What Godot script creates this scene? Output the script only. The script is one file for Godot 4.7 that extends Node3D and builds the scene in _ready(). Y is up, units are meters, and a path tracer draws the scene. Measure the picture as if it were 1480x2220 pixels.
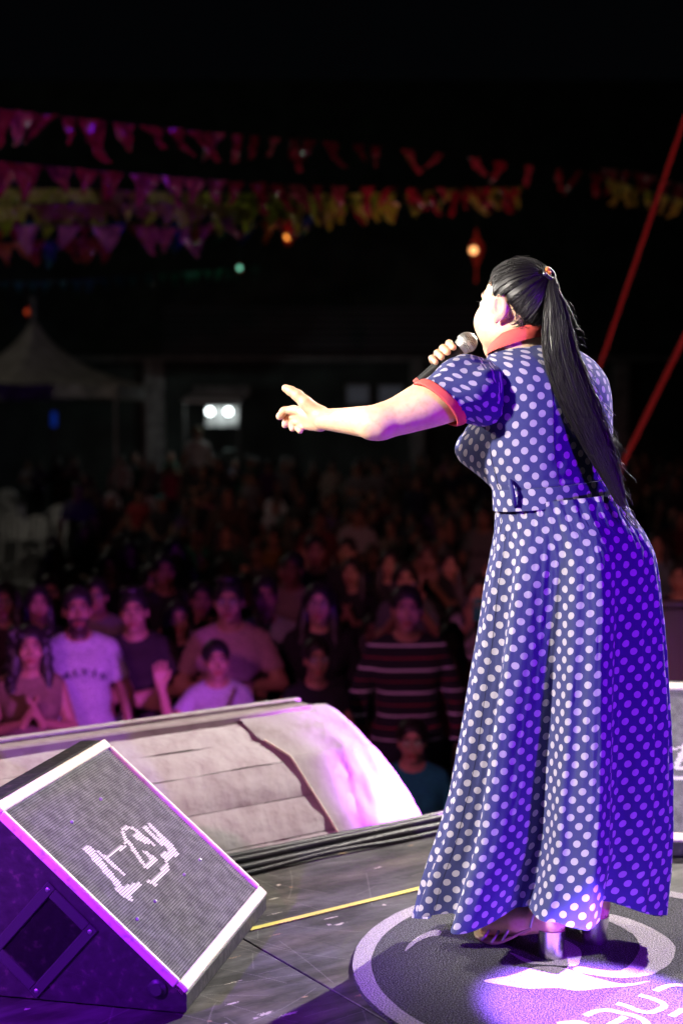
extends Node3D
# ---------------------------------------------------------------- camera maths: pixels of the 1480 x 2220 photograph to points of the place
const FOCAL := 3083.0
const TILT := 3.9
const EYE := Vector3(0, 1.30, 0)
const GROUND := -1.38
const EDGE_O := Vector3(-0.265, 0, -3.998)      # a point of the stage front
const EDGE_A := Vector3(0.818, 0, -0.575)       # along the stage front
const EDGE_N := Vector3(-0.575, 0, -0.818)      # out towards the audience

var used := {}
var noise := FastNoiseLite.new()
var rng := RandomNumberGenerator.new()
var M := {}
var T := {}

func ray(u: float, v: float) -> Vector3:
	var a := deg_to_rad(TILT)
	return Vector3((u - 740.0) / FOCAL, 0, 0) - (v - 1110.0) / FOCAL * Vector3(0, cos(a), -sin(a)) + Vector3(0, -sin(a), -cos(a))

func P(u: float, v: float, z: float) -> Vector3:      # the point of that ray which lies z metres ahead
	var d := ray(u, v)
	return EYE + d * (z / -d.z)

func FL(u: float, v: float, h := 0.0) -> Vector3:     # the point of that ray which lies at height h
	var d := ray(u, v)
	return EYE + d * ((h - EYE.y) / d.y)

func on_stage(along: float, out: float, h := 0.0) -> Vector3:
	return EDGE_O + EDGE_A * along + EDGE_N * out + Vector3(0, h, 0)

# ---------------------------------------------------------------- naming
func numbered(called: String) -> String:
	used[called] = used.get(called, -1) + 1
	return called if used[called] == 0 else "%s_%03d" % [called, used[called]]

func tag(o: Node, label: String, category: String, group := "") -> Node:
	o.set_meta("label", label)
	o.set_meta("category", category)
	if group: o.set_meta("group", group)
	return o

func thing(called: String, label: String, category: String, at := Vector3.ZERO, group := "") -> Node3D:
	var o := Node3D.new()
	o.name = numbered(called)
	add_child(o)
	o.position = at
	tag(o, label, category, group)
	return o

func part(parent: Node, called: String, mesh: Mesh, material: Material, at := Vector3.ZERO) -> MeshInstance3D:
	var o := MeshInstance3D.new()
	o.name = numbered(called) if parent == self else called
	o.mesh = mesh
	if material:
		for s in mesh.get_surface_count(): o.set_surface_override_material(s, material)
	o.position = at
	parent.add_child(o, true)
	return o

func structure(called: String, mesh: Mesh, material: Material) -> MeshInstance3D:
	var o := part(self, called, mesh, material)
	o.set_meta("kind", "structure")
	return o

# ---------------------------------------------------------------- materials
func lin(r: float, g: float, b: float) -> Color:
	return Color(r, g, b).linear_to_srgb()

func mat(called: String, c: Color, rough := 0.8, metal := 0.0) -> StandardMaterial3D:
	var m := StandardMaterial3D.new()
	m.resource_name = called
	m.albedo_color = c
	m.roughness = rough
	m.metallic = metal
	M[called] = m
	return m

func noise_tex(freq: float, size := 256, ramp := [], octaves := 4, as_normal := false, strength := 4.0, sd := 1, kind := FastNoiseLite.TYPE_SIMPLEX_SMOOTH) -> NoiseTexture2D:
	var n := FastNoiseLite.new()
	n.noise_type = kind
	n.seed = sd
	n.frequency = freq
	n.fractal_octaves = octaves
	var t := NoiseTexture2D.new()
	t.width = size
	t.height = size
	t.seamless = true
	t.noise = n
	t.as_normal_map = as_normal
	t.bump_strength = strength
	if ramp:
		var g := Gradient.new()
		var offs := PackedFloat32Array()
		var cols := PackedColorArray()
		for e in ramp:
			offs.append(e[0])
			cols.append(e[1])
		g.offsets = offs
		g.colors = cols
		t.color_ramp = g
	return t

func grain(m: StandardMaterial3D, tex: Texture2D, scale: float, world := true) -> StandardMaterial3D:
	m.albedo_texture = tex
	m.uv1_triplanar = true
	m.uv1_world_triplanar = world
	m.uv1_scale = Vector3.ONE * scale
	return m

# ---------------------------------------------------------------- meshes
class Acc:
	var v := PackedVector3Array()
	var n := PackedVector3Array()
	var c := PackedColorArray()
	var uv := PackedVector2Array()
	var ix := PackedInt32Array()

	func tri(a: int, b: int, d: int) -> void:      # wound to agree with the normals
		var m := n[a] + n[b] + n[d]
		if (v[b] - v[a]).cross(v[d] - v[a]).dot(m) > 0.0:
			ix.append(a); ix.append(d); ix.append(b)
		else:
			ix.append(a); ix.append(b); ix.append(d)

	func quad(a: int, b: int, d: int, e: int) -> void:
		tri(a, b, d)
		tri(a, d, e)

	func flat(pts: Array, normal: Vector3, color := Color.WHITE) -> void:      # a convex flat face
		var s := v.size()
		for p in pts:
			v.append(p); n.append(normal); c.append(color); uv.append(Vector2(p.x, p.z))
		for k in range(1, pts.size() - 1): tri(s, s + k, s + k + 1)

	func add(o: Acc, t := Transform3D()) -> void:
		var s := v.size()
		for k in o.v.size():
			v.append(t * o.v[k]); n.append((t.basis * o.n[k]).normalized()); c.append(o.c[k]); uv.append(o.uv[k])
		for k in o.ix: ix.append(s + k)

	func mesh(m: Material = null) -> ArrayMesh:
		var a := []
		a.resize(Mesh.ARRAY_MAX)
		a[Mesh.ARRAY_VERTEX] = v
		a[Mesh.ARRAY_NORMAL] = n
		if c.size() == v.size(): a[Mesh.ARRAY_COLOR] = c
		if uv.size() == v.size(): a[Mesh.ARRAY_TEX_UV] = uv
		a[Mesh.ARRAY_INDEX] = ix
		var r := ArrayMesh.new()
		r.add_surface_from_arrays(Mesh.PRIMITIVE_TRIANGLES, a)
		if m: r.surface_set_material(0, m)
		return r

# a grid of points, nu round (or across) by nv along; uv from the lengths of its edges, in metres, measured from column ref
func sheet(pts: PackedVector3Array, nu: int, nv: int, wrap: bool, ref := 0, flip := 0, acc: Acc = null, plain := PackedVector3Array()) -> Acc:
	if acc == null: acc = Acc.new()
	if plain.is_empty(): plain = pts      # plain: the same grid without its creases, for the uv
	var s := acc.v.size()
	var cols := nu + 1 if wrap else nu
	var turned := 0.0
	var nn := PackedVector3Array()
	nn.resize(nu * nv)
	for j in nv:
		var mid := Vector3.ZERO
		for i in nu: mid += pts[j * nu + i]
		mid /= nu
		for i in nu:
			var i0 := (i + nu - 1) % nu if wrap else maxi(i - 1, 0)
			var i1 := (i + 1) % nu if wrap else mini(i + 1, nu - 1)
			var du := pts[j * nu + i1] - pts[j * nu + i0]
			var dv := pts[mini(j + 1, nv - 1) * nu + i] - pts[maxi(j - 1, 0) * nu + i]
			var q := du.cross(dv)
			q = q.normalized() if q.length_squared() > 1e-16 else Vector3.UP
			nn[j * nu + i] = q
			turned += q.dot((pts[j * nu + i] - mid).normalized())
	var sgn := 1.0
	if flip != 0: sgn = flip
	elif turned < 0.0: sgn = -1.0
	var along := PackedFloat32Array()
	along.resize(nu)
	for j in nv:
		var lens := PackedFloat32Array()
		lens.resize(cols)
		var run := 0.0
		for i in cols:
			if i > 0: run += plain[j * nu + i % nu].distance_to(plain[j * nu + (i - 1) % nu])
			lens[i] = run
		for i in cols:
			var k := i % nu
			if j > 0 and i < nu: along[k] += plain[j * nu + k].distance_to(plain[(j - 1) * nu + k])
			acc.v.append(pts[j * nu + k])
			acc.n.append(nn[j * nu + k] * sgn)
			acc.c.append(Color.WHITE)
			acc.uv.append(Vector2(lens[i] - lens[ref], along[k]))
	for j in nv - 1:
		for i in cols - 1:
			var a := s + j * cols + i
			acc.quad(a, a + 1, a + cols + 1, a + cols)
	return acc

# a tube along points with radii; ends closed by a fan
func tube(path: Array, radii, sides := 10, acc: Acc = null, closed_ends := true) -> Acc:
	if acc == null: acc = Acc.new()
	var pts := PackedVector3Array()
	var n := path.size()
	var side := Vector3.ZERO
	for j in n:
		var t: Vector3 = (path[mini(j + 1, n - 1)] - path[maxi(j - 1, 0)]).normalized()
		if j == 0:
			side = t.cross(Vector3.UP if absf(t.y) < 0.9 else Vector3.RIGHT).normalized()
		side = (side - t * side.dot(t)).normalized()
		var up := t.cross(side)
		var r: float = radii[j] if radii is Array else radii
		for i in sides:
			var a := TAU * i / sides
			pts.append(path[j] + (side * cos(a) + up * sin(a)) * r)
	sheet(pts, sides, n, true, 0, 0, acc)
	if closed_ends:
		for e in [0, n - 1]:
			var face := []
			for i in sides: face.append(pts[e * sides + i])
			acc.flat(face, (path[0] - path[1]).normalized() if e == 0 else (path[n - 1] - path[n - 2]).normalized())
	return acc

func box(size: Vector3, at := Vector3.ZERO, basis := Basis(), acc: Acc = null, bevel := 0.0) -> Acc:
	if acc == null: acc = Acc.new()
	var h := size / 2.0
	var b := minf(bevel, minf(h.x, minf(h.y, h.z)) * 0.9)
	var ax := [Vector3.RIGHT, Vector3.UP, Vector3.BACK]
	for k in 3:
		var u: Vector3 = ax[(k + 1) % 3]
		var w: Vector3 = ax[(k + 2) % 3]
		var hu: float = h[(k + 1) % 3] - b
		var hw: float = h[(k + 2) % 3] - b
		for s in [-1.0, 1.0]:
			var o: Vector3 = ax[k] * h[k] * s
			var f := []
			for q in [[-1, -1], [1, -1], [1, 1], [-1, 1]]: f.append(at + basis * (o + u * hu * q[0] + w * hw * q[1]))
			acc.flat(f, (basis * (ax[k] * s)).normalized())
			if b > 0.0:
				for s2 in [-1.0, 1.0]:       # one edge face for every pair of axes
					var e1: Vector3 = ax[k] * h[k] * s + u * hu * s2
					var e2: Vector3 = ax[k] * (h[k] - b) * s + u * h[(k + 1) % 3] * s2
					acc.flat([at + basis * (e1 - w * hw), at + basis * (e1 + w * hw), at + basis * (e2 + w * hw), at + basis * (e2 - w * hw)], (basis * (ax[k] * s + u * s2)).normalized())
	if b > 0.0:
		for sx in [-1.0, 1.0]:
			for sy in [-1.0, 1.0]:
				for sz in [-1.0, 1.0]:
					acc.flat([at + basis * Vector3(h.x * sx, (h.y - b) * sy, (h.z - b) * sz), at + basis * Vector3((h.x - b) * sx, h.y * sy, (h.z - b) * sz), at + basis * Vector3((h.x - b) * sx, (h.y - b) * sy, h.z * sz)], (basis * Vector3(sx, sy, sz)).normalized())
	return acc

func beam(a: Vector3, b: Vector3, w: float, h: float, acc: Acc = null, bevel := 0.0) -> Acc:      # a bar with a rectangular section
	var z := (b - a).normalized()
	var x := Vector3.UP.cross(z) if absf(z.y) < 0.98 else Vector3.RIGHT
	x = x.normalized()
	return box(Vector3(w, h, a.distance_to(b)), (a + b) / 2.0, Basis(x, z.cross(x), z), acc, bevel)

func ball(r: float, at := Vector3.ZERO, squash := Vector3.ONE, acc: Acc = null, nu := 16, nv := 10) -> Acc:
	var pts := PackedVector3Array()
	for j in nv + 1:
		var e := PI * (float(j) / nv - 0.5)
		e = clampf(e, -1.5, 1.5)
		for i in nu:
			var a := TAU * i / nu
			pts.append(at + Vector3(cos(a) * cos(e), sin(e), sin(a) * cos(e)) * r * squash)
	return sheet(pts, nu, nv + 1, true, 0, 0, acc)

func outline(poly: PackedVector2Array, h: float, thick: float, acc: Acc = null) -> Acc:      # a flat plate of that plan (x, z), its top at h
	if acc == null: acc = Acc.new()
	var idx := Geometry2D.triangulate_polygon(poly)
	for lev in ([[h, Vector3.UP], [h - thick, Vector3.DOWN]] if thick > 0.0 else [[h, Vector3.UP]]):
		var s := acc.v.size()
		for p in poly:
			acc.v.append(Vector3(p.x, lev[0], p.y)); acc.n.append(lev[1]); acc.c.append(Color.WHITE); acc.uv.append(p)
		for k in range(0, idx.size(), 3): acc.tri(s + idx[k], s + idx[k + 1], s + idx[k + 2])
	if thick > 0.0:
		var cw := Geometry2D.is_polygon_clockwise(poly)
		for k in poly.size():
			var a := poly[k]
			var b := poly[(k + 1) % poly.size()]
			var e := (b - a).normalized()
			var nrm := Vector3(-e.y, 0, e.x) if cw else Vector3(e.y, 0, -e.x)
			acc.flat([Vector3(a.x, h, a.y), Vector3(b.x, h, b.y), Vector3(b.x, h - thick, b.y), Vector3(a.x, h - thick, a.y)], nrm)
	return acc

# ---------------------------------------------------------------- bodies: distances on a grid, meshed as surface nets
class Field:
	var o: Vector3
	var s: float
	var nx: int
	var ny: int
	var nz: int
	var d: PackedFloat32Array

	func _init(lo: Vector3, hi: Vector3, cell: float) -> void:
		o = lo
		s = cell
		nx = int((hi.x - lo.x) / cell) + 2
		ny = int((hi.y - lo.y) / cell) + 2
		nz = int((hi.z - lo.z) / cell) + 2
		d.resize(nx * ny * nz)
		d.fill(1.0)

	func span(lo: Vector3, hi: Vector3) -> Array:
		return [clampi(int((lo.x - o.x) / s), 0, nx), clampi(int((lo.y - o.y) / s), 0, ny), clampi(int((lo.z - o.z) / s), 0, nz), clampi(int((hi.x - o.x) / s) + 2, 0, nx), clampi(int((hi.y - o.y) / s) + 2, 0, ny), clampi(int((hi.z - o.z) / s) + 2, 0, nz)]

	func join(i: int, e: float, k: float) -> void:
		var a := d[i]
		if k <= 0.0 or absf(a - e) >= k:
			d[i] = minf(a, e)
		else:
			var h := k - absf(a - e)
			d[i] = minf(a, e) - h * h / (4.0 * k)

	func cut(i: int, e: float, k: float) -> void:      # takes away what lies inside e
		var a := d[i]
		var b := -e
		if k <= 0.0 or absf(a - b) >= k:
			d[i] = maxf(a, b)
		else:
			var h := k - absf(a - b)
			d[i] = maxf(a, b) + h * h / (4.0 * k)

	func cap(a: Vector3, b: Vector3, ra: float, rb: float, k := 0.02, less := false) -> void:
		var pad := Vector3.ONE * (maxf(ra, rb) + k + 3.0 * s)
		var w := span(a.min(b) - pad, a.max(b) + pad)
		var ba := b - a
		var inv := 1.0 / maxf(ba.length_squared(), 1e-9)
		for z in range(w[2], w[5]):
			for y in range(w[1], w[4]):
				var row := (z * ny + y) * nx
				for x in range(w[0], w[3]):
					var p := o + Vector3(x, y, z) * s - a
					var h := clampf(p.dot(ba) * inv, 0.0, 1.0)
					var e := (p - ba * h).length() - (ra + (rb - ra) * h)
					if less: cut(row + x, e, k)
					else: join(row + x, e, k)

	func ell(c: Vector3, r: Vector3, k := 0.02, b := Basis(), less := false) -> void:
		var m := maxf(r.x, maxf(r.y, r.z))
		var pad := Vector3.ONE * (m + k + 3.0 * s)
		var w := span(c - pad, c + pad)
		var t := b.inverse()
		var ir := Vector3.ONE / r
		for z in range(w[2], w[5]):
			for y in range(w[1], w[4]):
				var row := (z * ny + y) * nx
				for x in range(w[0], w[3]):
					var q := t * (o + Vector3(x, y, z) * s - c) * ir
					var k0 := q.length()
					var e := k0 * (k0 - 1.0) / maxf((q * ir).length(), 1e-6)
					if k0 < 0.02: e = -minf(r.x, minf(r.y, r.z))
					if less: cut(row + x, e, k)
					else: join(row + x, e, k)

	func half(p: Vector3, n: Vector3) -> void:      # takes away all on the side n of p
		for z in nz:
			for y in ny:
				var row := (z * ny + y) * nx
				for x in nx:
					var e := (o + Vector3(x, y, z) * s - p).dot(n)
					if e > d[row + x]: d[row + x] = e

	func mesh(acc: Acc, paint = null) -> Acc:
		var at := PackedInt32Array()
		at.resize(nx * ny * nz)
		at.fill(-1)
		var off := [0, 1, nx, nx + 1, nx * ny, nx * ny + 1, nx * ny + nx, nx * ny + nx + 1]
		var edges := [[0, 1], [2, 3], [4, 5], [6, 7], [0, 2], [1, 3], [4, 6], [5, 7], [0, 4], [1, 5], [2, 6], [3, 7]]
		var corner := [Vector3(0, 0, 0), Vector3(1, 0, 0), Vector3(0, 1, 0), Vector3(1, 1, 0), Vector3(0, 0, 1), Vector3(1, 0, 1), Vector3(0, 1, 1), Vector3(1, 1, 1)]
		var far := s * 2.5
		for z in nz - 1:
			for y in ny - 1:
				var row := (z * ny + y) * nx
				for x in nx - 1:
					var i := row + x
					if absf(d[i]) > far: continue
					var neg := 0
					for k in 8:
						if d[i + off[k]] < 0.0: neg += 1
					if neg == 0 or neg == 8: continue
					var sum := Vector3.ZERO
					var cnt := 0
					for e in edges:
						var a: float = d[i + off[e[0]]]
						var b: float = d[i + off[e[1]]]
						if (a < 0.0) != (b < 0.0):
							sum += corner[e[0]].lerp(corner[e[1]], a / (a - b))
							cnt += 1
					var q := sum / cnt
					var g := Vector3.ZERO
					for k in 8:
						var w: Vector3 = corner[k]
						var val := minf(d[i + off[k]], far)
						var wx := q.x if w.x > 0.5 else 1.0 - q.x
						var wy := q.y if w.y > 0.5 else 1.0 - q.y
						var wz := q.z if w.z > 0.5 else 1.0 - q.z
						g.x += val * (1.0 if w.x > 0.5 else -1.0) * wy * wz
						g.y += val * (1.0 if w.y > 0.5 else -1.0) * wx * wz
						g.z += val * (1.0 if w.z > 0.5 else -1.0) * wx * wy
					at[i] = acc.v.size()
					var p := o + (Vector3(x, y, z) + q) * s
					acc.v.append(p)
					acc.n.append(g.normalized())
					acc.c.append(paint.call(p) if paint != null else Color.WHITE)
					acc.uv.append(Vector2(atan2(p.x, p.z) / TAU, p.y))
		var sy := nx
		var sz := nx * ny
		for z in range(1, nz - 1):
			for y in range(1, ny - 1):
				var row := (z * ny + y) * nx
				for x in range(1, nx - 1):
					var i := row + x
					if absf(d[i]) > far: continue
					var neg := d[i] < 0.0
					if neg != (d[i + 1] < 0.0): ring(acc, at[i], at[i - sy], at[i - sy - sz], at[i - sz])
					if neg != (d[i + sy] < 0.0): ring(acc, at[i], at[i - 1], at[i - 1 - sz], at[i - sz])
					if neg != (d[i + sz] < 0.0): ring(acc, at[i], at[i - 1], at[i - 1 - sy], at[i - sy])
		return acc

	func ring(acc: Acc, a: int, b: int, c: int, e: int) -> void:
		if a >= 0 and b >= 0 and c >= 0 and e >= 0: acc.quad(a, b, c, e)

func stroke(path: Array, w0: float, w1 := -1.0) -> PackedVector2Array:      # the outline of a brush stroke
	var l := PackedVector2Array()
	var r := PackedVector2Array()
	for k in path.size():
		var t: Vector2 = (path[mini(k + 1, path.size() - 1)] - path[maxi(k - 1, 0)]).normalized()
		var w := lerpf(w0, w1 if w1 >= 0.0 else w0, float(k) / (path.size() - 1)) / 2.0
		l.append(path[k] + Vector2(-t.y, t.x) * w)
		r.append(path[k] - Vector2(-t.y, t.x) * w)
	r.reverse()
	l.append_array(r)
	return l

func spline(pts: Array, n: int) -> Array:      # a smooth run of n points through pts (Vector3 or Vector2 or float)
	var out := []
	var m := pts.size() - 1
	for k in n:
		var f := float(k) / (n - 1) * m
		var i := mini(int(f), m - 1)
		var t := f - i
		var a = pts[maxi(i - 1, 0)]
		var b = pts[i]
		var c = pts[i + 1]
		var e = pts[mini(i + 2, m)]
		out.append(0.5 * ((2.0 * b) + (c - a) * t + (2.0 * a - 5.0 * b + 4.0 * c - e) * t * t + (3.0 * b - a - 3.0 * c + e) * t * t * t))
	return out

# ---------------------------------------------------------------- the scene
func _ready() -> void:
	rng.seed = 7
	noise.seed = 3
	noise.frequency = 1.0
	camera_and_sky()
	materials()
	stage_lighting()
	setting()
	buildings()
	print("setting ", Time.get_ticks_msec())
	stage_objects()
	print("stage ", Time.get_ticks_msec())
	bunting()
	singer()
	print("singer ", Time.get_ticks_msec())
	crowd()
	print("crowd ", Time.get_ticks_msec())

func camera_and_sky() -> void:
	var cam := Camera3D.new()
	cam.name = "camera"
	var lens := CameraAttributesPhysical.new()       # a 50 mm lens at f/2 on a 36 mm high frame, given for a frame 24 mm high
	lens.frustum_focal_length = 33.31
	lens.frustum_focus_distance = 3.36
	lens.exposure_aperture = 1.33
	lens.frustum_near = 0.05
	lens.frustum_far = 200.0
	cam.attributes = lens
	cam.position = EYE
	cam.rotation_degrees.x = -TILT
	add_child(cam)
	cam.fov = 39.6
	cam.near = 0.05
	cam.far = 200.0
	cam.current = true
	var sky := ProceduralSkyMaterial.new()
	sky.sky_top_color = lin(0.0006, 0.0007, 0.001)
	sky.sky_horizon_color = lin(0.001, 0.0012, 0.0016)
	sky.ground_bottom_color = lin(0.0003, 0.0003, 0.0004)
	sky.ground_horizon_color = lin(0.0006, 0.0006, 0.0008)
	sky.sun_angle_max = 0.0
	var env := Environment.new()
	env.background_mode = Environment.BG_SKY
	env.sky = Sky.new()
	env.sky.sky_material = sky
	env.tonemap_mode = Environment.TONE_MAPPER_LINEAR
	env.tonemap_exposure = 1.0
	env.sdfgi_enabled = true
	env.ssao_enabled = true
	env.ssil_enabled = true
	var we := WorldEnvironment.new()
	we.name = "environment"
	we.environment = env
	add_child(we)

# the stage lamps. Each is a lamp on a stand or clamp with its light just in front of the lens
func stage_lighting() -> void:
	var white := lin(1.0, 0.93, 0.84)
	var violet := lin(0.24, 0.0, 1.0)
	lamp(Vector3(-3.1, 2.8, -1.75), Vector3(0.36, 0.86, -3.4), white, 52.0, 12.0, 0.10, "white stage lamp on a tall stand at the left stage side", 0.0)
	lamp(Vector3(-3.6, 3.3, -6.5), Vector3(0.3, 1.0, -3.42), white, 40.0, 10.5, 0.08, "white stage lamp on a tall stand in front of the left stage end", GROUND)
	lamp(Vector3(3.6, 4.4, -7.0), Vector3(-0.1, 0.1, -3.6), white, 104.0, 16.0, 0.05, "white stage lamp on a tall stand beyond the right stage end", GROUND)
	lamp(Vector3(2.3, 0.75, -1.0), Vector3(0.5, 0.85, -3.4), violet, 13.0, 24.0, 0.05, "violet stage lamp on a short stand behind the singer", 0.0)
	lamp(Vector3(1.55, 2.6, -1.65), Vector3(0.57, 0.0, -3.0), lin(0.30, 0.10, 1.0), 520.0, 4.8, 0.03, "narrow violet stage lamp aimed at the round carpet", 0.0)
	lamp(Vector3(-1.9, 1.45, -1.6), Vector3(-0.75, -0.05, -3.0), lin(0.26, 0.01, 1.0), 20.0, 17.0, 0.05, "violet stage lamp on a short stand behind the floor monitor", 0.0)
	lamp(Vector3(-2.6, 3.0, -0.6), Vector3(-0.6, -0.9, -6.6), lin(1.0, 0.22, 0.60), 13.5, 20.5, 0.08, "red stage lamp on a stand aimed at the front rows", 0.0)
	lamp(Vector3(-2.9, 3.1, -0.3), Vector3(-2.0, 3.1, -12.0), white, 4.5, 11.0, 0.05, "white stage lamp on a stand aimed at the flag strings", 0.0)
	lamp(Vector3(2.4, 3.0, -0.5), Vector3(2.0, 1.6, -10.0), lin(1.0, 0.35, 0.4), 22.0, 14.0, 0.08, "reddish stage lamp on a stand aimed at the right side of the audience", 0.0)
	floor_lamp(Vector3(0.70, 0.0, -4.42), P(905, 1745, 4.75), lin(0.60, 0.10, 1.0), 15.0, 40.0)
	street_lamp(Vector3(-11.5, GROUND, -22.0), 8.0)

func lamp(at: Vector3, to: Vector3, c: Color, energy: float, angle: float, size: float, label: String, foot: float) -> void:
	var fw := (to - at).normalized()
	var x := Vector3.UP.cross(fw).normalized()
	var b := Basis(x, fw.cross(x), fw)
	var st := thing("light_stand", label.replace("stage lamp", "lamp's black stand").replace(" on a tall stand", "").replace(" on a short stand", "").replace(" on a stand", ""), "stand", Vector3(at.x, foot, at.z) - Vector3(fw.x, 0, fw.z) * 0.08)
	var top := at.y - foot - 0.16
	part(st, "pole", tube([Vector3(0, 0.35, 0), Vector3(0, top, 0)], 0.018, 10).mesh(), M.black_metal)
	for k in 3:
		var a := TAU * k / 3.0 + 0.4
		part(st, "leg", tube([Vector3(0, 0.5, 0), Vector3(cos(a) * 0.45, 0.012, sin(a) * 0.45)], 0.012, 8).mesh(), M.black_metal)
	var t := thing("stage_lamp", label, "stage lamp", at - fw * 0.08)
	var pts := []
	var rr := []
	for e in [[-0.12, 0.03], [-0.1, 0.07], [-0.02, 0.085], [0.06, 0.09], [0.075, 0.094]]:
		pts.append(fw * e[0]); rr.append(e[1])
	part(t, "housing", tube(pts, rr, 20).mesh(), M.black_metal)
	part(t, "yoke", tube([x * 0.1, x * 0.1 + Vector3(0, -0.13, 0), -x * 0.1 + Vector3(0, -0.13, 0), -x * 0.1], 0.008, 8).mesh(), M.black_metal)
	part(t, "lens", tube([fw * 0.0755, fw * 0.079], [0.08, 0.078], 20).mesh(), glow("lens_" + label, c, 3.0))
	var l := SpotLight3D.new()
	l.name = "light"
	l.light_color = c
	l.light_energy = energy
	l.light_size = size
	l.spot_angle = angle
	l.spot_angle_attenuation = 0.35
	l.spot_range = 60.0
	l.spot_attenuation = 2.0
	l.shadow_enabled = true
	l.basis = Basis(x, fw.cross(x), fw) * Basis(Vector3.UP, PI)
	l.position = fw * 0.1
	t.add_child(l)

func floor_lamp(at: Vector3, to: Vector3, c: Color, energy: float, angle: float) -> void:
	var mid := at + Vector3(0, 0.16, 0)
	var fw := (to - mid).normalized()
	var x := Vector3.UP.cross(fw).normalized()
	var t := thing("floor_lamp", "violet floor lamp standing on the stage behind the singer's skirt", "stage lamp", at)
	part(t, "housing", tube([Vector3(0, 0.16, 0) - fw * 0.09, Vector3(0, 0.16, 0) - fw * 0.06, Vector3(0, 0.16, 0) + fw * 0.05], [0.03, 0.075, 0.085], 18).mesh(), M.black_metal)
	part(t, "bracket", tube([x * 0.095 + Vector3(0, 0.16, 0), x * 0.095 + Vector3(0, 0.01, 0), -x * 0.095 + Vector3(0, 0.01, 0), -x * 0.095 + Vector3(0, 0.16, 0)], 0.009, 8).mesh(), M.black_metal)
	part(t, "lens", tube([Vector3(0, 0.16, 0) + fw * 0.0505, Vector3(0, 0.16, 0) + fw * 0.053], 0.075, 18).mesh(), glow("floor_lens", c, 4.0))
	var l := SpotLight3D.new()
	l.name = "light"
	l.light_color = c
	l.light_energy = energy
	l.light_size = 0.04
	l.spot_angle = angle
	l.spot_angle_attenuation = 0.6
	l.spot_range = 20.0
	l.shadow_enabled = true
	l.basis = Basis(x, fw.cross(x), fw) * Basis(Vector3.UP, PI)
	l.position = Vector3(0, 0.16, 0) + fw * 0.07
	t.add_child(l)

func street_lamp(at: Vector3, energy: float) -> void:
	var t := thing("street_lamp", "tall street lamp at the left side of the square", "street lamp", at)
	part(t, "post", tube([Vector3.ZERO, Vector3(0, 3, 0), Vector3(0, 8.6, 0), Vector3(0.3, 8.9, 0), Vector3(1.2, 9.0, 0)], [0.1, 0.08, 0.06, 0.05, 0.045], 12).mesh(), M.black_metal)
	part(t, "head", box(Vector3(0.6, 0.1, 0.25), Vector3(1.45, 9.0, 0), Basis(), null, 0.02).mesh(), M.black_metal)
	part(t, "diffuser", box(Vector3(0.5, 0.03, 0.2), Vector3(1.45, 8.93, 0), Basis(), null, 0.01).mesh(), glow("street_diffuser", lin(1.0, 0.9, 0.78), 8.0))
	var l := OmniLight3D.new()
	l.name = "light"
	l.light_color = lin(1.0, 0.9, 0.78)
	l.light_energy = energy
	l.light_size = 0.2
	l.omni_range = 60.0
	l.omni_attenuation = 2.0
	l.shadow_enabled = true
	l.position = Vector3(1.45, 8.86, 0)
	t.add_child(l)

func glow(called: String, c: Color, energy: float) -> StandardMaterial3D:
	var m := mat(called, Color.BLACK, 0.4)
	m.emission_enabled = true
	m.emission = c
	m.emission_energy_multiplier = energy
	return m

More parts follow.
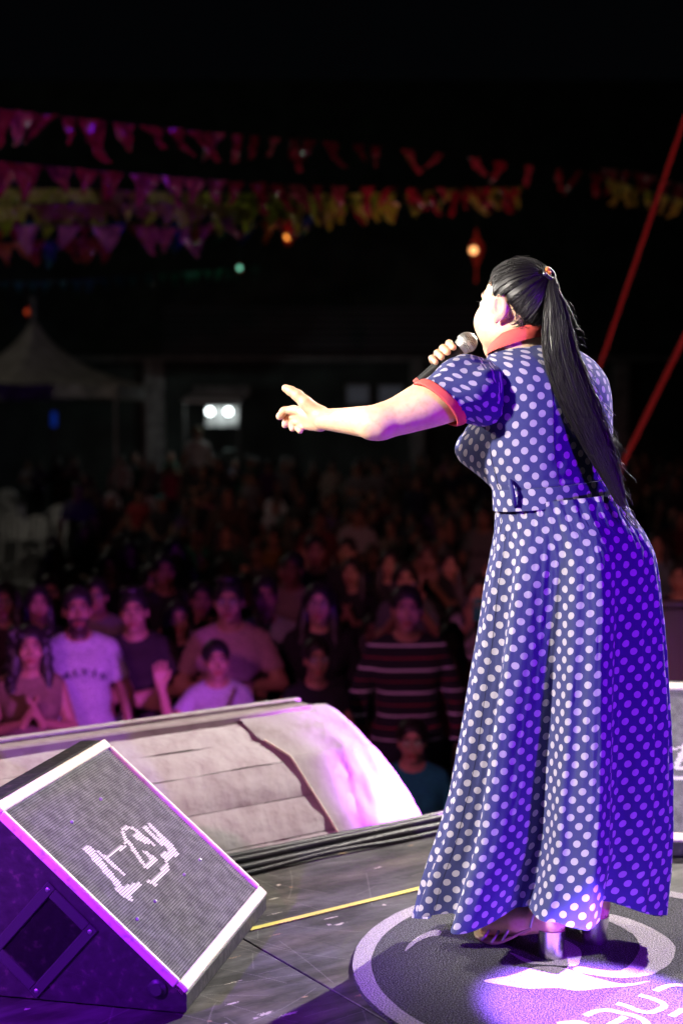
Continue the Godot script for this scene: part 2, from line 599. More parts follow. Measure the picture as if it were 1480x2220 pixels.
func materials() -> void:
	var g := func(a: float) -> Color: return Color(a, a, a)
	T.mottle = noise_tex(0.012, 512, [[0.0, g.call(0.55)], [0.45, g.call(0.8)], [1.0, g.call(1.0)]], 5)
	T.speck = noise_tex(0.09, 512, [[0.0, g.call(0.35)], [0.5, g.call(0.75)], [1.0, g.call(1.0)]], 4)
	T.fine_normal = noise_tex(0.12, 512, [], 4, true, 3.0)
	T.soft_normal = noise_tex(0.02, 512, [], 4, true, 6.0)
	T.height = noise_tex(0.11, 512, [], 4)
	mat("black_metal", lin(0.02, 0.02, 0.022), 0.5, 0.3)
	var m := mat("carpet_dark", lin(0.11, 0.11, 0.12), 0.95)
	T.pile = noise_tex(0.16, 512, [[0.0, g.call(0.08)], [0.44, g.call(0.25)], [0.58, g.call(0.95)], [1.0, g.call(1.0)]], 3, false, 4.0, 5)
	grain(m, T.pile, 2.6)
	m.heightmap_enabled = true
	m.heightmap_texture = T.height
	m.heightmap_scale = 0.5
	m = mat("carpet_light", lin(0.44, 0.40, 0.41), 0.95)
	T.pile_light = noise_tex(0.17, 512, [[0.0, g.call(0.45)], [0.35, g.call(0.72)], [0.6, g.call(1.0)], [1.0, g.call(1.0)]], 3, false, 4.0, 6)
	grain(m, T.pile_light, 2.6)
	m.heightmap_enabled = true
	m.heightmap_texture = T.height
	m.heightmap_scale = 0.5
	m = mat("deck", Color.WHITE, 0.62)
	T.deck = deck_texture()
	m.albedo_texture = T.deck
	m.normal_enabled = true
	m.normal_texture = T.fine_normal
	m.normal_scale = 0.08
	mat("deck_side", lin(0.03, 0.028, 0.025), 0.8)
	m = mat("tape_yellow", lin(0.62, 0.58, 0.12), 0.5)
	m = mat("cabinet_black", lin(0.06, 0.057, 0.062), 0.5)
	T.scuff = noise_tex(0.03, 512, [[0.0, g.call(0.5)], [0.6, g.call(0.62)], [0.74, g.call(0.7)], [0.82, Color(1, 0.9, 0.85)], [1.0, Color(1, 0.95, 0.9)]], 5, false, 4.0, 11)
	grain(m, T.scuff, 1.9, false)
	m.normal_enabled = true
	m.normal_texture = T.soft_normal
	m.normal_scale = 0.25
	m = mat("frame_white", lin(0.80, 0.75, 0.54), 0.6)
	grain(m, noise_tex(0.05, 256, [[0.0, g.call(0.72)], [0.3, g.call(0.95)], [1.0, g.call(1.0)]], 4, false, 4.0, 13), 2.5, false)
	m = mat("grille_paint", Color.WHITE, 0.85)
	m.metallic_specular = 0.2
	m.vertex_color_use_as_albedo = true
	mat("foam_black", lin(0.012, 0.012, 0.013), 0.95)
	mat("steel", lin(0.6, 0.6, 0.6), 0.3, 1.0)
	mat("rubber", lin(0.018, 0.018, 0.02), 0.6)
	m = mat("cable_black", lin(0.02, 0.02, 0.022), 0.38)
	mat("cable_white", lin(0.5, 0.5, 0.48), 0.45)
	m = mat("board_white", lin(0.37, 0.345, 0.36), 0.8)
	T.chalk = noise_tex(0.02, 512, [[0.0, Color(0.8, 0.75, 0.74)], [0.3, Color(0.93, 0.9, 0.9)], [0.55, Color(0.98, 0.97, 0.96)], [1.0, Color.WHITE]], 6, false, 4.0, 21)
	grain(m, T.chalk, 0.9)
	m.normal_enabled = true
	m.normal_texture = T.soft_normal
	m.normal_scale = 0.5
	m = mat("rail_worn", lin(0.26, 0.23, 0.23), 0.8)
	grain(m, T.chalk, 1.3)
	m = mat("cloth_white", lin(0.32, 0.305, 0.31), 0.9)
	grain(m, T.chalk, 0.7)
	m.normal_enabled = true
	m.normal_texture = T.fine_normal
	m.normal_scale = 0.15
	m = mat("rust", lin(0.20, 0.11, 0.08), 0.85)
	grain(m, T.speck, 2.0)
	m = mat("ground_paving", lin(0.09, 0.085, 0.08), 0.9)
	grain(m, T.mottle, 0.3)
	m = mat("facade", lin(0.035, 0.05, 0.045), 0.9)
	grain(m, T.mottle, 0.15)
	m = mat("concrete", lin(0.24, 0.24, 0.235), 0.85)
	grain(m, T.mottle, 0.4)
	m = mat("canvas", lin(0.42, 0.40, 0.34), 0.85)
	grain(m, T.mottle, 0.4)
	m = mat("chair_plastic", lin(0.72, 0.72, 0.70), 0.4)
	mat("strap_red", lin(0.45, 0.04, 0.035), 0.6)
	mat("fence_grey", lin(0.30, 0.29, 0.31), 0.6)
	mat("facade_slat", lin(0.16, 0.17, 0.19), 0.35, 0.5)
	glow("window_glow", lin(0.25, 0.32, 0.4), 0.06)
	mat("stall_white", lin(0.8, 0.85, 0.85), 0.7)
	mat("flange", lin(0.03, 0.03, 0.034), 0.45)
	mat("steel_dull", lin(0.45, 0.45, 0.45), 0.4, 0.9)
	mat("hem_cream", lin(0.62, 0.56, 0.44), 0.85)
	mat("belt_loop", lin(0.03, 0.033, 0.13), 0.85)

func deck_texture() -> ImageTexture:      # worn black boards: streaks along the grain, scuffs, scratches and chips of white paint; 2.44 x 1.22 m
	var w := 1024
	var h := 512
	var im := Image.create(w, h, false, Image.FORMAT_RGB8)
	var n := FastNoiseLite.new()
	n.seed = 40
	n.frequency = 1.0
	n.fractal_octaves = 4
	for y in h:
		for x in w:
			var a := n.get_noise_2d(x * 0.006, y * 0.05)
			var b := n.get_noise_2d(x * 0.011 + 50.0, y * 0.016)
			var f := n.get_noise_2d(x * 0.05, y * 0.42 + 90.0)
			var k := 0.045 + 0.040 * a + 0.050 * b + 0.012 * f
			var warm := clampf(n.get_noise_2d(x * 0.004 + 9.0, y * 0.009 + 4.0) * 1.4 + 0.15, 0.0, 1.0)
			k = clampf(k, 0.018, 0.3)
			im.set_pixel(x, y, lin(k * (1.0 + 0.22 * warm), k * (1.0 + 0.06 * warm), k * (0.96 - 0.12 * warm)))
	var r := RandomNumberGenerator.new()
	r.seed = 77
	for s in 170:      # scratches
		var p := Vector2(r.randf() * w, r.randf() * h)
		var dir := Vector2.from_angle(r.randf_range(-0.6, 0.6) + (PI / 2 if r.randf() < 0.3 else 0.0))
		var len := r.randf_range(20, 190)
		var bend := r.randf_range(-0.004, 0.004)
		var c := lin(0.2, 0.19, 0.18) if r.randf() < 0.75 else lin(0.012, 0.012, 0.012)
		for k in int(len):
			p += dir
			dir = dir.rotated(bend)
			var q := Vector2i(posmod(int(p.x), w), posmod(int(p.y), h))
			im.set_pixelv(q, im.get_pixelv(q).lerp(c, 0.6))
	for s in 110:      # chips of paint
		var p := Vector2(r.randf() * w, r.randf() * h)
		var sz := Vector2(r.randf_range(2, 12), r.randf_range(1, 4))
		var c := lin(0.42, 0.38, 0.32) if r.randf() < 0.6 else lin(0.26, 0.17, 0.10)
		for yy in range(-int(sz.y) - 1, int(sz.y) + 2):
			for xx in range(-int(sz.x) - 1, int(sz.x) + 2):
				var e := Vector2(xx, yy) / sz
				if e.length() + 0.7 * n.get_noise_2d(xx * 0.3 + s * 9.0, yy * 0.3) < 0.8:
					im.set_pixel(posmod(int(p.x) + xx, w), posmod(int(p.y) + yy, h), c)
	return ImageTexture.create_from_image(im)

func setting() -> void:
	var g := Acc.new()
	g.flat([Vector3(-120, GROUND, 30), Vector3(120, GROUND, 30), Vector3(120, GROUND, -150), Vector3(-120, GROUND, -150)], Vector3.UP)
	structure("ground", g.mesh(), M.ground_paving)
	# the stage: a frame skirt with boards of 2.44 x 1.22 m laid on it, along the front
	var stage := Node3D.new()
	stage.name = numbered("stage")
	stage.set_meta("kind", "structure")
	add_child(stage)
	var L := 2.44
	var W := 1.22
	var gap := 0.004
	var proto := Acc.new()
	box(Vector3(L - gap, 0.02, W - gap), Vector3.ZERO, Basis(), proto, 0.0015)
	for k in proto.v.size():
		proto.uv[k] = Vector2(proto.v[k].x / L + 0.5, proto.v[k].z / W + 0.5)
	var pm := proto.mesh()
	var b := Basis(EDGE_A, Vector3.UP, -EDGE_N)
	for row in 6:
		for col in 6:
			var along := (col - 2.62 + (0.5 if row % 2 else 0.0)) * L
			var o := part(stage, "board", pm, M.deck)
			var turned := (row * 7 + col * 3) % 2 == 0
			o.transform = Transform3D(b * Basis(Vector3.UP, PI if turned else 0.0), on_stage(along, 0.10 - (row + 0.5) * W, -0.0105 + 0.0007 * ((row * 5 + col * 3) % 3)))
	var body := Acc.new()
	box(Vector3(6.3 * L, -GROUND - 0.026, 6.0 * W - 0.06), Vector3.ZERO, Basis(), body)
	var fr := part(stage, "frame", body.mesh(), M.deck_side)
	fr.transform = Transform3D(b, on_stage(0.1, 0.07 - 3.0 * W, GROUND / 2.0 - 0.013))
	var tape := Acc.new()
	box(Vector3(0.57, 0.0014, 0.019), Vector3.ZERO, b, tape)
	var tp := part(self, "floor_tape", tape.mesh(), M.tape_yellow)
	tp.position = (FL(535, 2018) + FL(923, 1923)) / 2.0 + Vector3(0.002, 0.0022, 0)
	tag(tp, "strip of yellow tape stuck to the worn stage boards", "tape")

func buildings() -> void:
	# the long dark building behind the square
	var zb := 40.0
	var t := thing("building", "long dark building with a pale concrete ledge behind the audience", "building", Vector3(0, GROUND, -zb))
	part(t, "wall", box(Vector3(60, 12, 0.4), Vector3(0, 6.0, -0.6)).mesh(), M.facade)
	part(t, "ledge", box(Vector3(38, 0.13, 0.5), Vector3(11.4, P(800, 778, zb).y - GROUND, -0.12), Basis(), null, 0.02).mesh(), M.concrete)
	for u in [335, 905, 1345]:
		part(t, "column", box(Vector3(0.55 if u < 400 else 0.4, 4.2, 0.4), Vector3(P(u, 900, zb).x, 2.1, -0.12), Basis(), null, 0.02).mesh(), M.concrete)
	for k in 9:      # the shutters of the upper floor
		part(t, "slat", box(Vector3(9.0, 0.1, 0.06), Vector3(P(700, 0, zb).x, P(0, 668 + k * 14, zb).y - GROUND, -0.33), Basis(Vector3.RIGHT, 0.6)).mesh(), M.facade_slat)
	for w in [[776, 856, 44, 36], [848, 856, 50, 36]]:
		var c := P(w[0], w[1], zb)
		var f := part(t, "window", box(Vector3(w[2] / 77.0 + 0.12, w[3] / 77.0 + 0.12, 0.08), Vector3(c.x, c.y - GROUND, -0.35)).mesh(), M.concrete)
		part(f, "pane", box(Vector3(w[2] / 77.0, w[3] / 77.0, 0.02), Vector3(c.x, c.y - GROUND, -0.298)).mesh(), M.window_glow)
	var sg := P(478, 848, 39.6)
	part(t, "sign_board", box(Vector3(1.55, 0.28, 0.06), Vector3(sg.x, sg.y - GROUND, -0.05)).mesh(), M.concrete)
	# the lit stall in front of it
	var zs := 37.0
	var a := P(402, 952, zs)
	var e := P(518, 872, zs)
	var s := thing("food_stall", "small brightly lit white food stall behind the audience", "stall", Vector3((a.x + e.x) / 2.0, GROUND, -zs))
	var hw := (e.x - a.x) / 2.0
	var top := e.y - GROUND
	for q in [[-0.12, 0.95, 0.30, 0.55], [0.42, 0.6, 0.50, 0.9], [0.2, 0.2, 0.2, 0.35]]: part(s, "crate", box(Vector3(q[1] * 0.5, q[3] * 0.6, 0.4), Vector3(q[0], 1.25 + q[3] * 0.3, -0.1), Basis(), null, 0.02).mesh(), M.facade)
	part(s, "awning", box(Vector3(hw * 2.0 + 0.1, 0.05, 1.4), Vector3(0, top + 0.1, -0.5), Basis(Vector3.RIGHT, 0.12)).mesh(), M.stall_white)
	part(s, "counter", box(Vector3(hw * 2.0, 1.25, 0.4), Vector3(0, 0.625, 0)).mesh(), M.facade)
	for k in [-1, 1]: part(s, "post", box(Vector3(0.03, top + 0.1, 0.03), Vector3(hw * k, top / 2.0, 0.1)).mesh(), M.concrete)
	var pb := P(482, 903, zs + 0.4) - s.position
	part(s, "white_panel", box(Vector3(0.85, 0.52, 0.04), pb, Basis(), null, 0.01).mesh(), M.concrete)
	var bulb := glow("stall_bulb", lin(0.9, 1.0, 1.0), 9.0)
	for u in [455, 495]:
		var p := P(u, 892, zs - 0.1) - s.position
		part(s, "bulb", ball(0.085, p).mesh(), bulb)
		var l := OmniLight3D.new()
		l.name = "light"
		l.light_color = lin(0.9, 1.0, 1.0)
		l.light_energy = 0.5
		l.light_size = 0.08
		l.omni_range = 40.0
		l.shadow_enabled = true
		l.position = p
		s.add_child(l)
	var blue := thing("light_column", "upright blue glowing light at the far side of the square", "light", Vector3(P(105, 0, 36.0).x, GROUND, -36.0))
	var lo := P(105, 925, 36.0).y - GROUND
	var hi := P(105, 893, 36.0).y - GROUND
	part(blue, "post", box(Vector3(0.06, lo, 0.06), Vector3(0, lo / 2.0, 0)).mesh(), M.black_metal)
	part(blue, "tube", box(Vector3(0.13, hi - lo, 0.1), Vector3(0, (hi + lo) / 2.0, 0), Basis(), null, 0.03).mesh(), glow("blue_tube", lin(0.0, 0.05, 0.6), 0.2))
	# the peaked tent
	var zt := 30.0
	var ap := P(74, 700, zt)
	var ev := P(74, 838, zt)
	var tent := thing("peaked_tent", "pale peaked canvas tent with a mast at the far left", "tent", Vector3(ap.x, GROUND, -zt))
	var hr := 2.05
	var pts := PackedVector3Array()
	var nv := 14
	for j in nv:
		var f := float(j) / (nv - 1)
		var r := lerpf(0.06, hr, pow(f, 1.25))
		var y := ev.y - GROUND + (ap.y - ev.y) * pow(1.0 - f, 1.9)
		for i in 48:
			var an := TAU * i / 48.0 + PI / 4
			var q := fmod(an, PI / 2) - PI / 4
			var k := minf(1.0 / cos(q), 1.4)
			pts.append(Vector3(cos(an) * r * k, y + 0.05 * sin(i * 2.1 + j) * f * f * 0.3, sin(an) * r * k))
	part(tent, "canopy", sheet(pts, 48, nv, true).mesh(), M.canvas)
	for i in 4:
		var c0 := Vector3(hr * [1, 1, -1, -1][i], ev.y - GROUND, hr * [1, -1, -1, 1][i])
		var c1 := Vector3(hr * [1, -1, -1, 1][i], ev.y - GROUND, hr * [-1, -1, 1, 1][i])
		part(tent, "valance", box(Vector3(c0.distance_to(c1), 0.26, 0.012), (c0 + c1) / 2.0 - Vector3(0, 0.13, 0), Basis(Vector3.UP, PI / 2 * (i + 1))).mesh(), M.canvas)
		part(tent, "leg", tube([Vector3(c0.x * 0.985, 0, c0.z * 0.985), Vector3(c0.x * 0.985, c0.y - 0.02, c0.z * 0.985)], 0.035, 10).mesh(), M.concrete)
	part(tent, "mast", tube([Vector3(0, ap.y - GROUND - 0.2, 0), Vector3(0, P(74, 645, zt).y - GROUND, 0)], 0.06, 10).mesh(), M.concrete)
	# crowd barrier by the right stage end
	var fb := thing("crowd_barrier", "grey sheeted crowd barrier beside the right stage end", "barrier", P(1930, 1380, 6.6) * Vector3(1, 0, 1) + Vector3(0, GROUND, 0))
	var bh := P(1470, 1312, 6.6).y - GROUND
	for k in 3: part(fb, "panel", box(Vector3(0.78, bh - 0.1, 0.03), Vector3(-0.8 + 0.8 * k, bh / 2.0 + 0.03, 0), Basis(), null, 0.004).mesh(), M.fence_grey)
	for k in 4: part(fb, "post", tube([Vector3(-1.2 + 0.8 * k, 0, -0.03), Vector3(-1.2 + 0.8 * k, bh, -0.03)], 0.02, 8).mesh(), M.fence_grey)
	part(fb, "top_rail", tube([Vector3(-1.2, bh, -0.03), Vector3(1.2, bh, -0.03)], 0.02, 8).mesh(), M.fence_grey)

const EMBLEM := [[0.144, 0.388, 0.182, 0.385, 0.137, 0.221, 0.118, 0.226], [0.11, 0.271, 0.214, 0.245, 0.217, 0.232, 0.134, 0.231, 0.114, 0.237], [0.186, 0.342, 0.309, 0.335, 0.305, 0.327, 0.19, 0.334], [0.181, 0.366, 0.194, 0.366, 0.198, 0.279, 0.183, 0.28], [0.349, 0.37, 0.384, 0.37, 0.39, 0.359, 0.354, 0.361, 0.317, 0.332, 0.304, 0.334], [0.385, 0.358, 0.404, 0.356, 0.418, 0.285, 0.403, 0.284], [0.364, 0.342, 0.383, 0.342, 0.4, 0.324, 0.395, 0.295, 0.379, 0.305, 0.364, 0.327], [0.33, 0.344, 0.338, 0.335, 0.3, 0.26, 0.286, 0.26, 0.308, 0.317], [0.344, 0.294, 0.358, 0.289, 0.368, 0.254, 0.295, 0.253, 0.29, 0.265, 0.334, 0.263], [0.47, 0.34, 0.482, 0.339, 0.485, 0.295, 0.482, 0.255, 0.467, 0.229, 0.385, 0.234, 0.393, 0.259, 0.441, 0.254, 0.461, 0.302], [0.435, 0.341, 0.456, 0.339, 0.452, 0.268, 0.433, 0.268], [0.366, 0.237, 0.392, 0.231, 0.369, 0.217, 0.256, 0.211, 0.244, 0.231, 0.329, 0.229]]
const PRINTS := [
	[0.679, -3.607, 0.724, -3.58, 0.769, -3.521, 0.797, -3.458, 0.81, -3.393, 0.801, -3.34, 0.775, -3.274, 0.742, -3.229, 0.707, -3.198, 0.667, -3.185, 0.619, -3.185, 0.542, -3.22, 0.554, -3.251, 0.61, -3.229, 0.651, -3.229, 0.686, -3.279, 0.719, -3.359, 0.726, -3.438, 0.708, -3.5, 0.672, -3.569],
	[0.325, -3.167, 0.39, -3.198, 0.444, -3.242, 0.477, -3.251, 0.518, -3.242, 0.572, -3.193, 0.617, -3.159, 0.65, -3.15, 0.704, -3.166, 0.654, -3.137, 0.594, -3.125, 0.531, -3.11, 0.486, -3.125, 0.421, -3.121, 0.38, -3.137],
	[0.403, -3.34, 0.435, -3.302, 0.46, -3.279, 0.504, -3.288, 0.525, -3.359, 0.522, -3.408, 0.502, -3.423, 0.532, -3.428, 0.558, -3.408, 0.576, -3.359, 0.571, -3.311, 0.552, -3.256, 0.524, -3.254, 0.477, -3.262, 0.434, -3.275],
	[0.152, -3.345, 0.162, -3.385, 0.189, -3.441, 0.222, -3.48, 0.246, -3.486, 0.244, -3.453, 0.219, -3.441, 0.187, -3.409, 0.167, -3.369]]
const LETTERS := [
	[0.662, -3.087, 0.686, -3.067, 0.704, -3.043, 0.7, -3.019, 0.667, -2.994, 0.643, -3.002, 0.622, -3.027, 0.603, -3.041],
	[0.523, -2.977, 0.551, -3.0, 0.578, -3.005, 0.602, -2.992, 0.628, -2.977, 0.645, -2.95, 0.646, -2.913],
	[0.608, -2.972, 0.593, -2.955, 0.568, -2.930, 0.552, -2.899],
	[0.457, -2.935, 0.478, -2.943, 0.503, -2.944, 0.52, -2.928],
	[0.702, -3.108, 0.731, -3.133, 0.756, -3.142, 0.779, -3.137], [0.707, -2.973, 0.742, -3.011]]

func pairs(a: Array) -> PackedVector2Array:
	var o := PackedVector2Array()
	for k in range(0, a.size(), 2): o.append(Vector2(a[k], a[k + 1]))
	return o

func stage_objects() -> void:
	carpet()
	monitors()
	crate_and_cloth()
	cables()
	straps()

func carpet() -> void:
	var c := Vector2(0.615, -3.258)
	var t := thing("round_carpet", "round dark carpet with a pale ring and pale printed marks under the singer", "carpet", Vector3(c.x, 0, c.y))
	var r := 0.59
	var disc := PackedVector2Array()
	for i in 96: disc.append(Vector2.from_angle(TAU * i / 96.0) * r)
	part(t, "pile", outline(disc, 0.0105, 0.0095).mesh(), M.carpet_dark)
	var pts := PackedVector3Array()
	for q in [[r - 0.045, 0.0116], [r - 0.001, 0.0116]]:
		for i in 128:
			var a := TAU * i / 128.0
			var w: float = q[0] + (0.002 * noise.get_noise_2d(cos(a) * 9.0, sin(a) * 9.0 + q[0] * 40.0))
			pts.append(Vector3(cos(a) * w, q[1], sin(a) * w))
	part(t, "ring", sheet(pts, 128, 2, true, 0, 1).mesh(), M.carpet_light)
	for a in PRINTS:
		var p := pairs(a)
		var q := PackedVector2Array()
		for k in p.size():      # rounder and a little ragged
			for s in 5:
				var f := s / 5.0
				var m := (p[(k - 1 + p.size()) % p.size()] - p[(k + 2) % p.size()]) * 0.0
				var w := p[k].cubic_interpolate(p[(k + 1) % p.size()], p[(k - 1 + p.size()) % p.size()], p[(k + 2) % p.size()], f) + m
				q.append(w - c + Vector2(noise.get_noise_2d(w.x * 90, w.y * 90), noise.get_noise_2d(w.y * 90, w.x * 90)) * 0.0022)
		if Geometry2D.triangulate_polygon(q).is_empty():
			q = PackedVector2Array()
			for w in p: q.append(w - c)
		part(t, "printed_mark", outline(q, 0.0116, 0.0).mesh(), M.carpet_light)
	for a in LETTERS:
		var path := []
		for w in pairs(a): path.append(w - c)
		part(t, "printed_letter", outline(stroke(spline(path, 22), 0.017), 0.0118, 0.0).mesh(), M.carpet_light)

const MON_W := 0.646
const MON_L := 0.587
const MON_S := 0.711
func monitors() -> void:
	var t := thing("floor_monitor", "wedge floor monitor with cream frame, hand emblem and scuffed black side by the yellow tape", "speaker", Vector3(-0.339, 0, -3.005), "stage monitors")
	t.basis = Basis(Vector3.UP, 0.0)
	var yaw := 0.216
	t.basis = Basis(Vector3(sin(yaw), 0, -cos(yaw)), Vector3.UP, Vector3(cos(yaw), 0, sin(yaw)))
	var run := MON_L * cos(MON_S)
	var rise := MON_L * sin(MON_S)
	var prof := PackedVector2Array([Vector2(0.0, 0.006), Vector2(0.004, 0.012), Vector2(0.004, 0.046), Vector2(0, 0.05), Vector2(-run, 0.05 + rise), Vector2(-run - 0.012, 0.054 + rise), Vector2(-run - 0.06, 0.05 + rise), Vector2(-0.62, 0.27), Vector2(-0.60, 0.006)])      # (z, y)
	# sides; the near one has a square port
	var up := Vector2(-cos(MON_S), sin(MON_S))
	var pc := Vector2(-0.328, 0.142)      # the port's middle
	var pd := [Vector2(-0.748, 0.663), Vector2(0.663, 0.748)]
	var hole := []
	for q in [[-1, -1], [-1, 1], [1, 1], [1, -1]]: hole.append(pc + pd[0] * 0.052 * q[0] + pd[1] * 0.083 * q[1])
	var keyed := PackedVector2Array()
	for k in prof.size():
		keyed.append(prof[k])
		if k == 0:
			var e := 0.0004
			keyed.append(hole[3] + Vector2(e, -e))
			for h in [0, 1, 2]: keyed.append(hole[h])
			keyed.append(hole[3])
			keyed.append(prof[0] + Vector2(e, e * 0.2))
	var tri := Geometry2D.triangulate_polygon(keyed)
	var cab := Acc.new()
	for s in [0, 1]:
		var pl := keyed if s == 0 and not tri.is_empty() else prof
		var ti := Geometry2D.triangulate_polygon(pl)
		var st := cab.v.size()
		for p in pl:
			cab.v.append(Vector3(MON_W * s, p.y, p.x)); cab.n.append(Vector3(2.0 * s - 1.0, 0, 0)); cab.c.append(Color.WHITE); cab.uv.append(p)
		for k in range(0, ti.size(), 3): cab.tri(st + ti[k], st + ti[k + 1], st + ti[k + 2])
	for k in prof.size():
		if k == 3: continue      # the grille side stays open
		var a := prof[k]
		var b := prof[(k + 1) % prof.size()]
		var e := (b - a).normalized()
		var n := Vector3(0, -e.x, e.y)
		if n.dot(Vector3(0, (a.y + b.y) / 2.0 - 0.2, (a.x + b.x) / 2.0 + 0.3)) < 0.0: n = -n
		cab.flat([Vector3(0, a.y, a.x), Vector3(MON_W, a.y, a.x), Vector3(MON_W, b.y, b.x), Vector3(0, b.y, b.x)], n)
	part(t, "cabinet", cab.mesh(), M.cabinet_black)
	var pocket := Acc.new()
	for k in 4:
		var a: Vector2 = hole[k]
		var b: Vector2 = hole[(k + 1) % 4]
		var inn := (pc - (a + b) / 2.0).normalized()
		pocket.flat([Vector3(0, a.y, a.x), Vector3(0, b.y, b.x), Vector3(0.13, b.y, b.x), Vector3(0.13, a.y, a.x)], Vector3(0, inn.y, inn.x))
	pocket.flat([Vector3(0.13, hole[0].y, hole[0].x), Vector3(0.13, hole[1].y, hole[1].x), Vector3(0.13, hole[2].y, hole[2].x), Vector3(0.13, hole[3].y, hole[3].x)], Vector3(-1, 0, 0))
	part(t, "handle_pocket", pocket.mesh(), M.foam_black)
	var fl := Acc.new()
	var bz := Basis(Vector3(1, 0, 0), Vector3(0, pd[0].y, pd[0].x), Vector3(0, pd[1].y, pd[1].x))
	for s in [-1, 1]:
		box(Vector3(0.006, 0.025, 0.22), Vector3(-0.0032, pc.y + pd[0].y * 0.0655 * s, pc.x + pd[0].x * 0.0655 * s), bz, fl, 0.002)
		box(Vector3(0.0056, 0.106, 0.025), Vector3(-0.003, pc.y + pd[1].y * 0.0965 * s, pc.x + pd[1].x * 0.0965 * s), bz, fl, 0.002)
	part(t, "handle_flange", fl.mesh(), M.flange)
	part(t, "handle_bar", tube([Vector3(0.03, pc.y + pd[1].y * 0.083, pc.x + pd[1].x * 0.083), Vector3(0.03, pc.y - pd[1].y * 0.083, pc.x - pd[1].x * 0.083)], 0.013, 12).mesh(), M.flange)
	for q in [[-1, -1], [-1, 1], [1, 1], [1, -1]]:
		var p: Vector2 = pc + pd[0] * 0.0655 * q[0] + pd[1] * 0.0965 * q[1]
		part(t, "screw", ball(0.0055, Vector3(-0.0062, p.y, p.x), Vector3(0.5, 1, 1), null, 10, 6).mesh(), M.steel_dull)
	part(t, "pole_socket", tube([Vector3(-0.0005, 0.055, -0.062), Vector3(-0.006, 0.055, -0.062), Vector3(-0.0062, 0.055, -0.062), Vector3(-0.012, 0.055, -0.062)], [0.021, 0.021, 0.014, 0.013], 18).mesh(), M.flange)
	for q in [[0.05, -0.06], [MON_W - 0.05, -0.06], [0.05, -0.54], [MON_W - 0.05, -0.54]]:
		part(t, "foot", tube([Vector3(q[0], 0.0, q[1]), Vector3(q[0], 0.0075, q[1])], 0.018, 12).mesh(), M.rubber)
	# frame and grille lie in the slope: x across, s up the slope, n out of it
	var sb := Basis(Vector3.RIGHT, Vector3(0, sin(MON_S), -cos(MON_S)), Vector3(0, cos(MON_S), sin(MON_S)))
	var o := Vector3(0, 0.05, 0)
	var bars := [[MON_W / 2, 0.012, MON_W, 0.027], [MON_W / 2, MON_L - 0.012, MON_W, 0.027], [0.005, MON_L / 2, 0.014, MON_L - 0.051], [MON_W - 0.005, MON_L / 2, 0.014, MON_L - 0.051]]
	for q in bars:
		part(t, "frame_bar", box(Vector3(q[2], q[3], 0.022), o + sb * Vector3(q[0], q[1], 0.0), sb, null, 0.003).mesh(), M.frame_white)
	var back := Acc.new()
	var bq := []
	for q in [[0.01, 0.02], [MON_W - 0.01, 0.02], [MON_W - 0.01, MON_L - 0.02], [0.01, MON_L - 0.02]]: bq.append(o + sb * Vector3(q[0], q[1], -0.018))
	back.flat(bq, sb.z)
	part(t, "foam_lining", back.mesh(), M.foam_black)
	part(t, "grille", grille_mesh(o, sb), M.grille_paint)
	for q in [[0.388, 0.46], [0.199, 0.454], [0.524, 0.182], [0.403, 0.183], [0.2, 0.186], [0.082, 0.186]]:
		part(t, "grille_screw", ball(0.0048, o + sb * Vector3(q[0], q[1], 0.004), Vector3.ONE, null, 10, 6).mesh(), M.steel_dull)
	var d := t.duplicate()
	d.name = numbered("floor_monitor")
	add_child(d)
	d.set_meta("label", "wedge floor monitor with cream frame behind the singer's skirt hem")
	var yaw2 := 0.12
	d.basis = Basis(Vector3(cos(yaw2), 0, sin(yaw2)), Vector3.UP, Vector3(-sin(yaw2), 0, cos(yaw2)))
	d.position = FL(1500, 1862) - d.basis * Vector3(MON_W / 2, 0, 0)

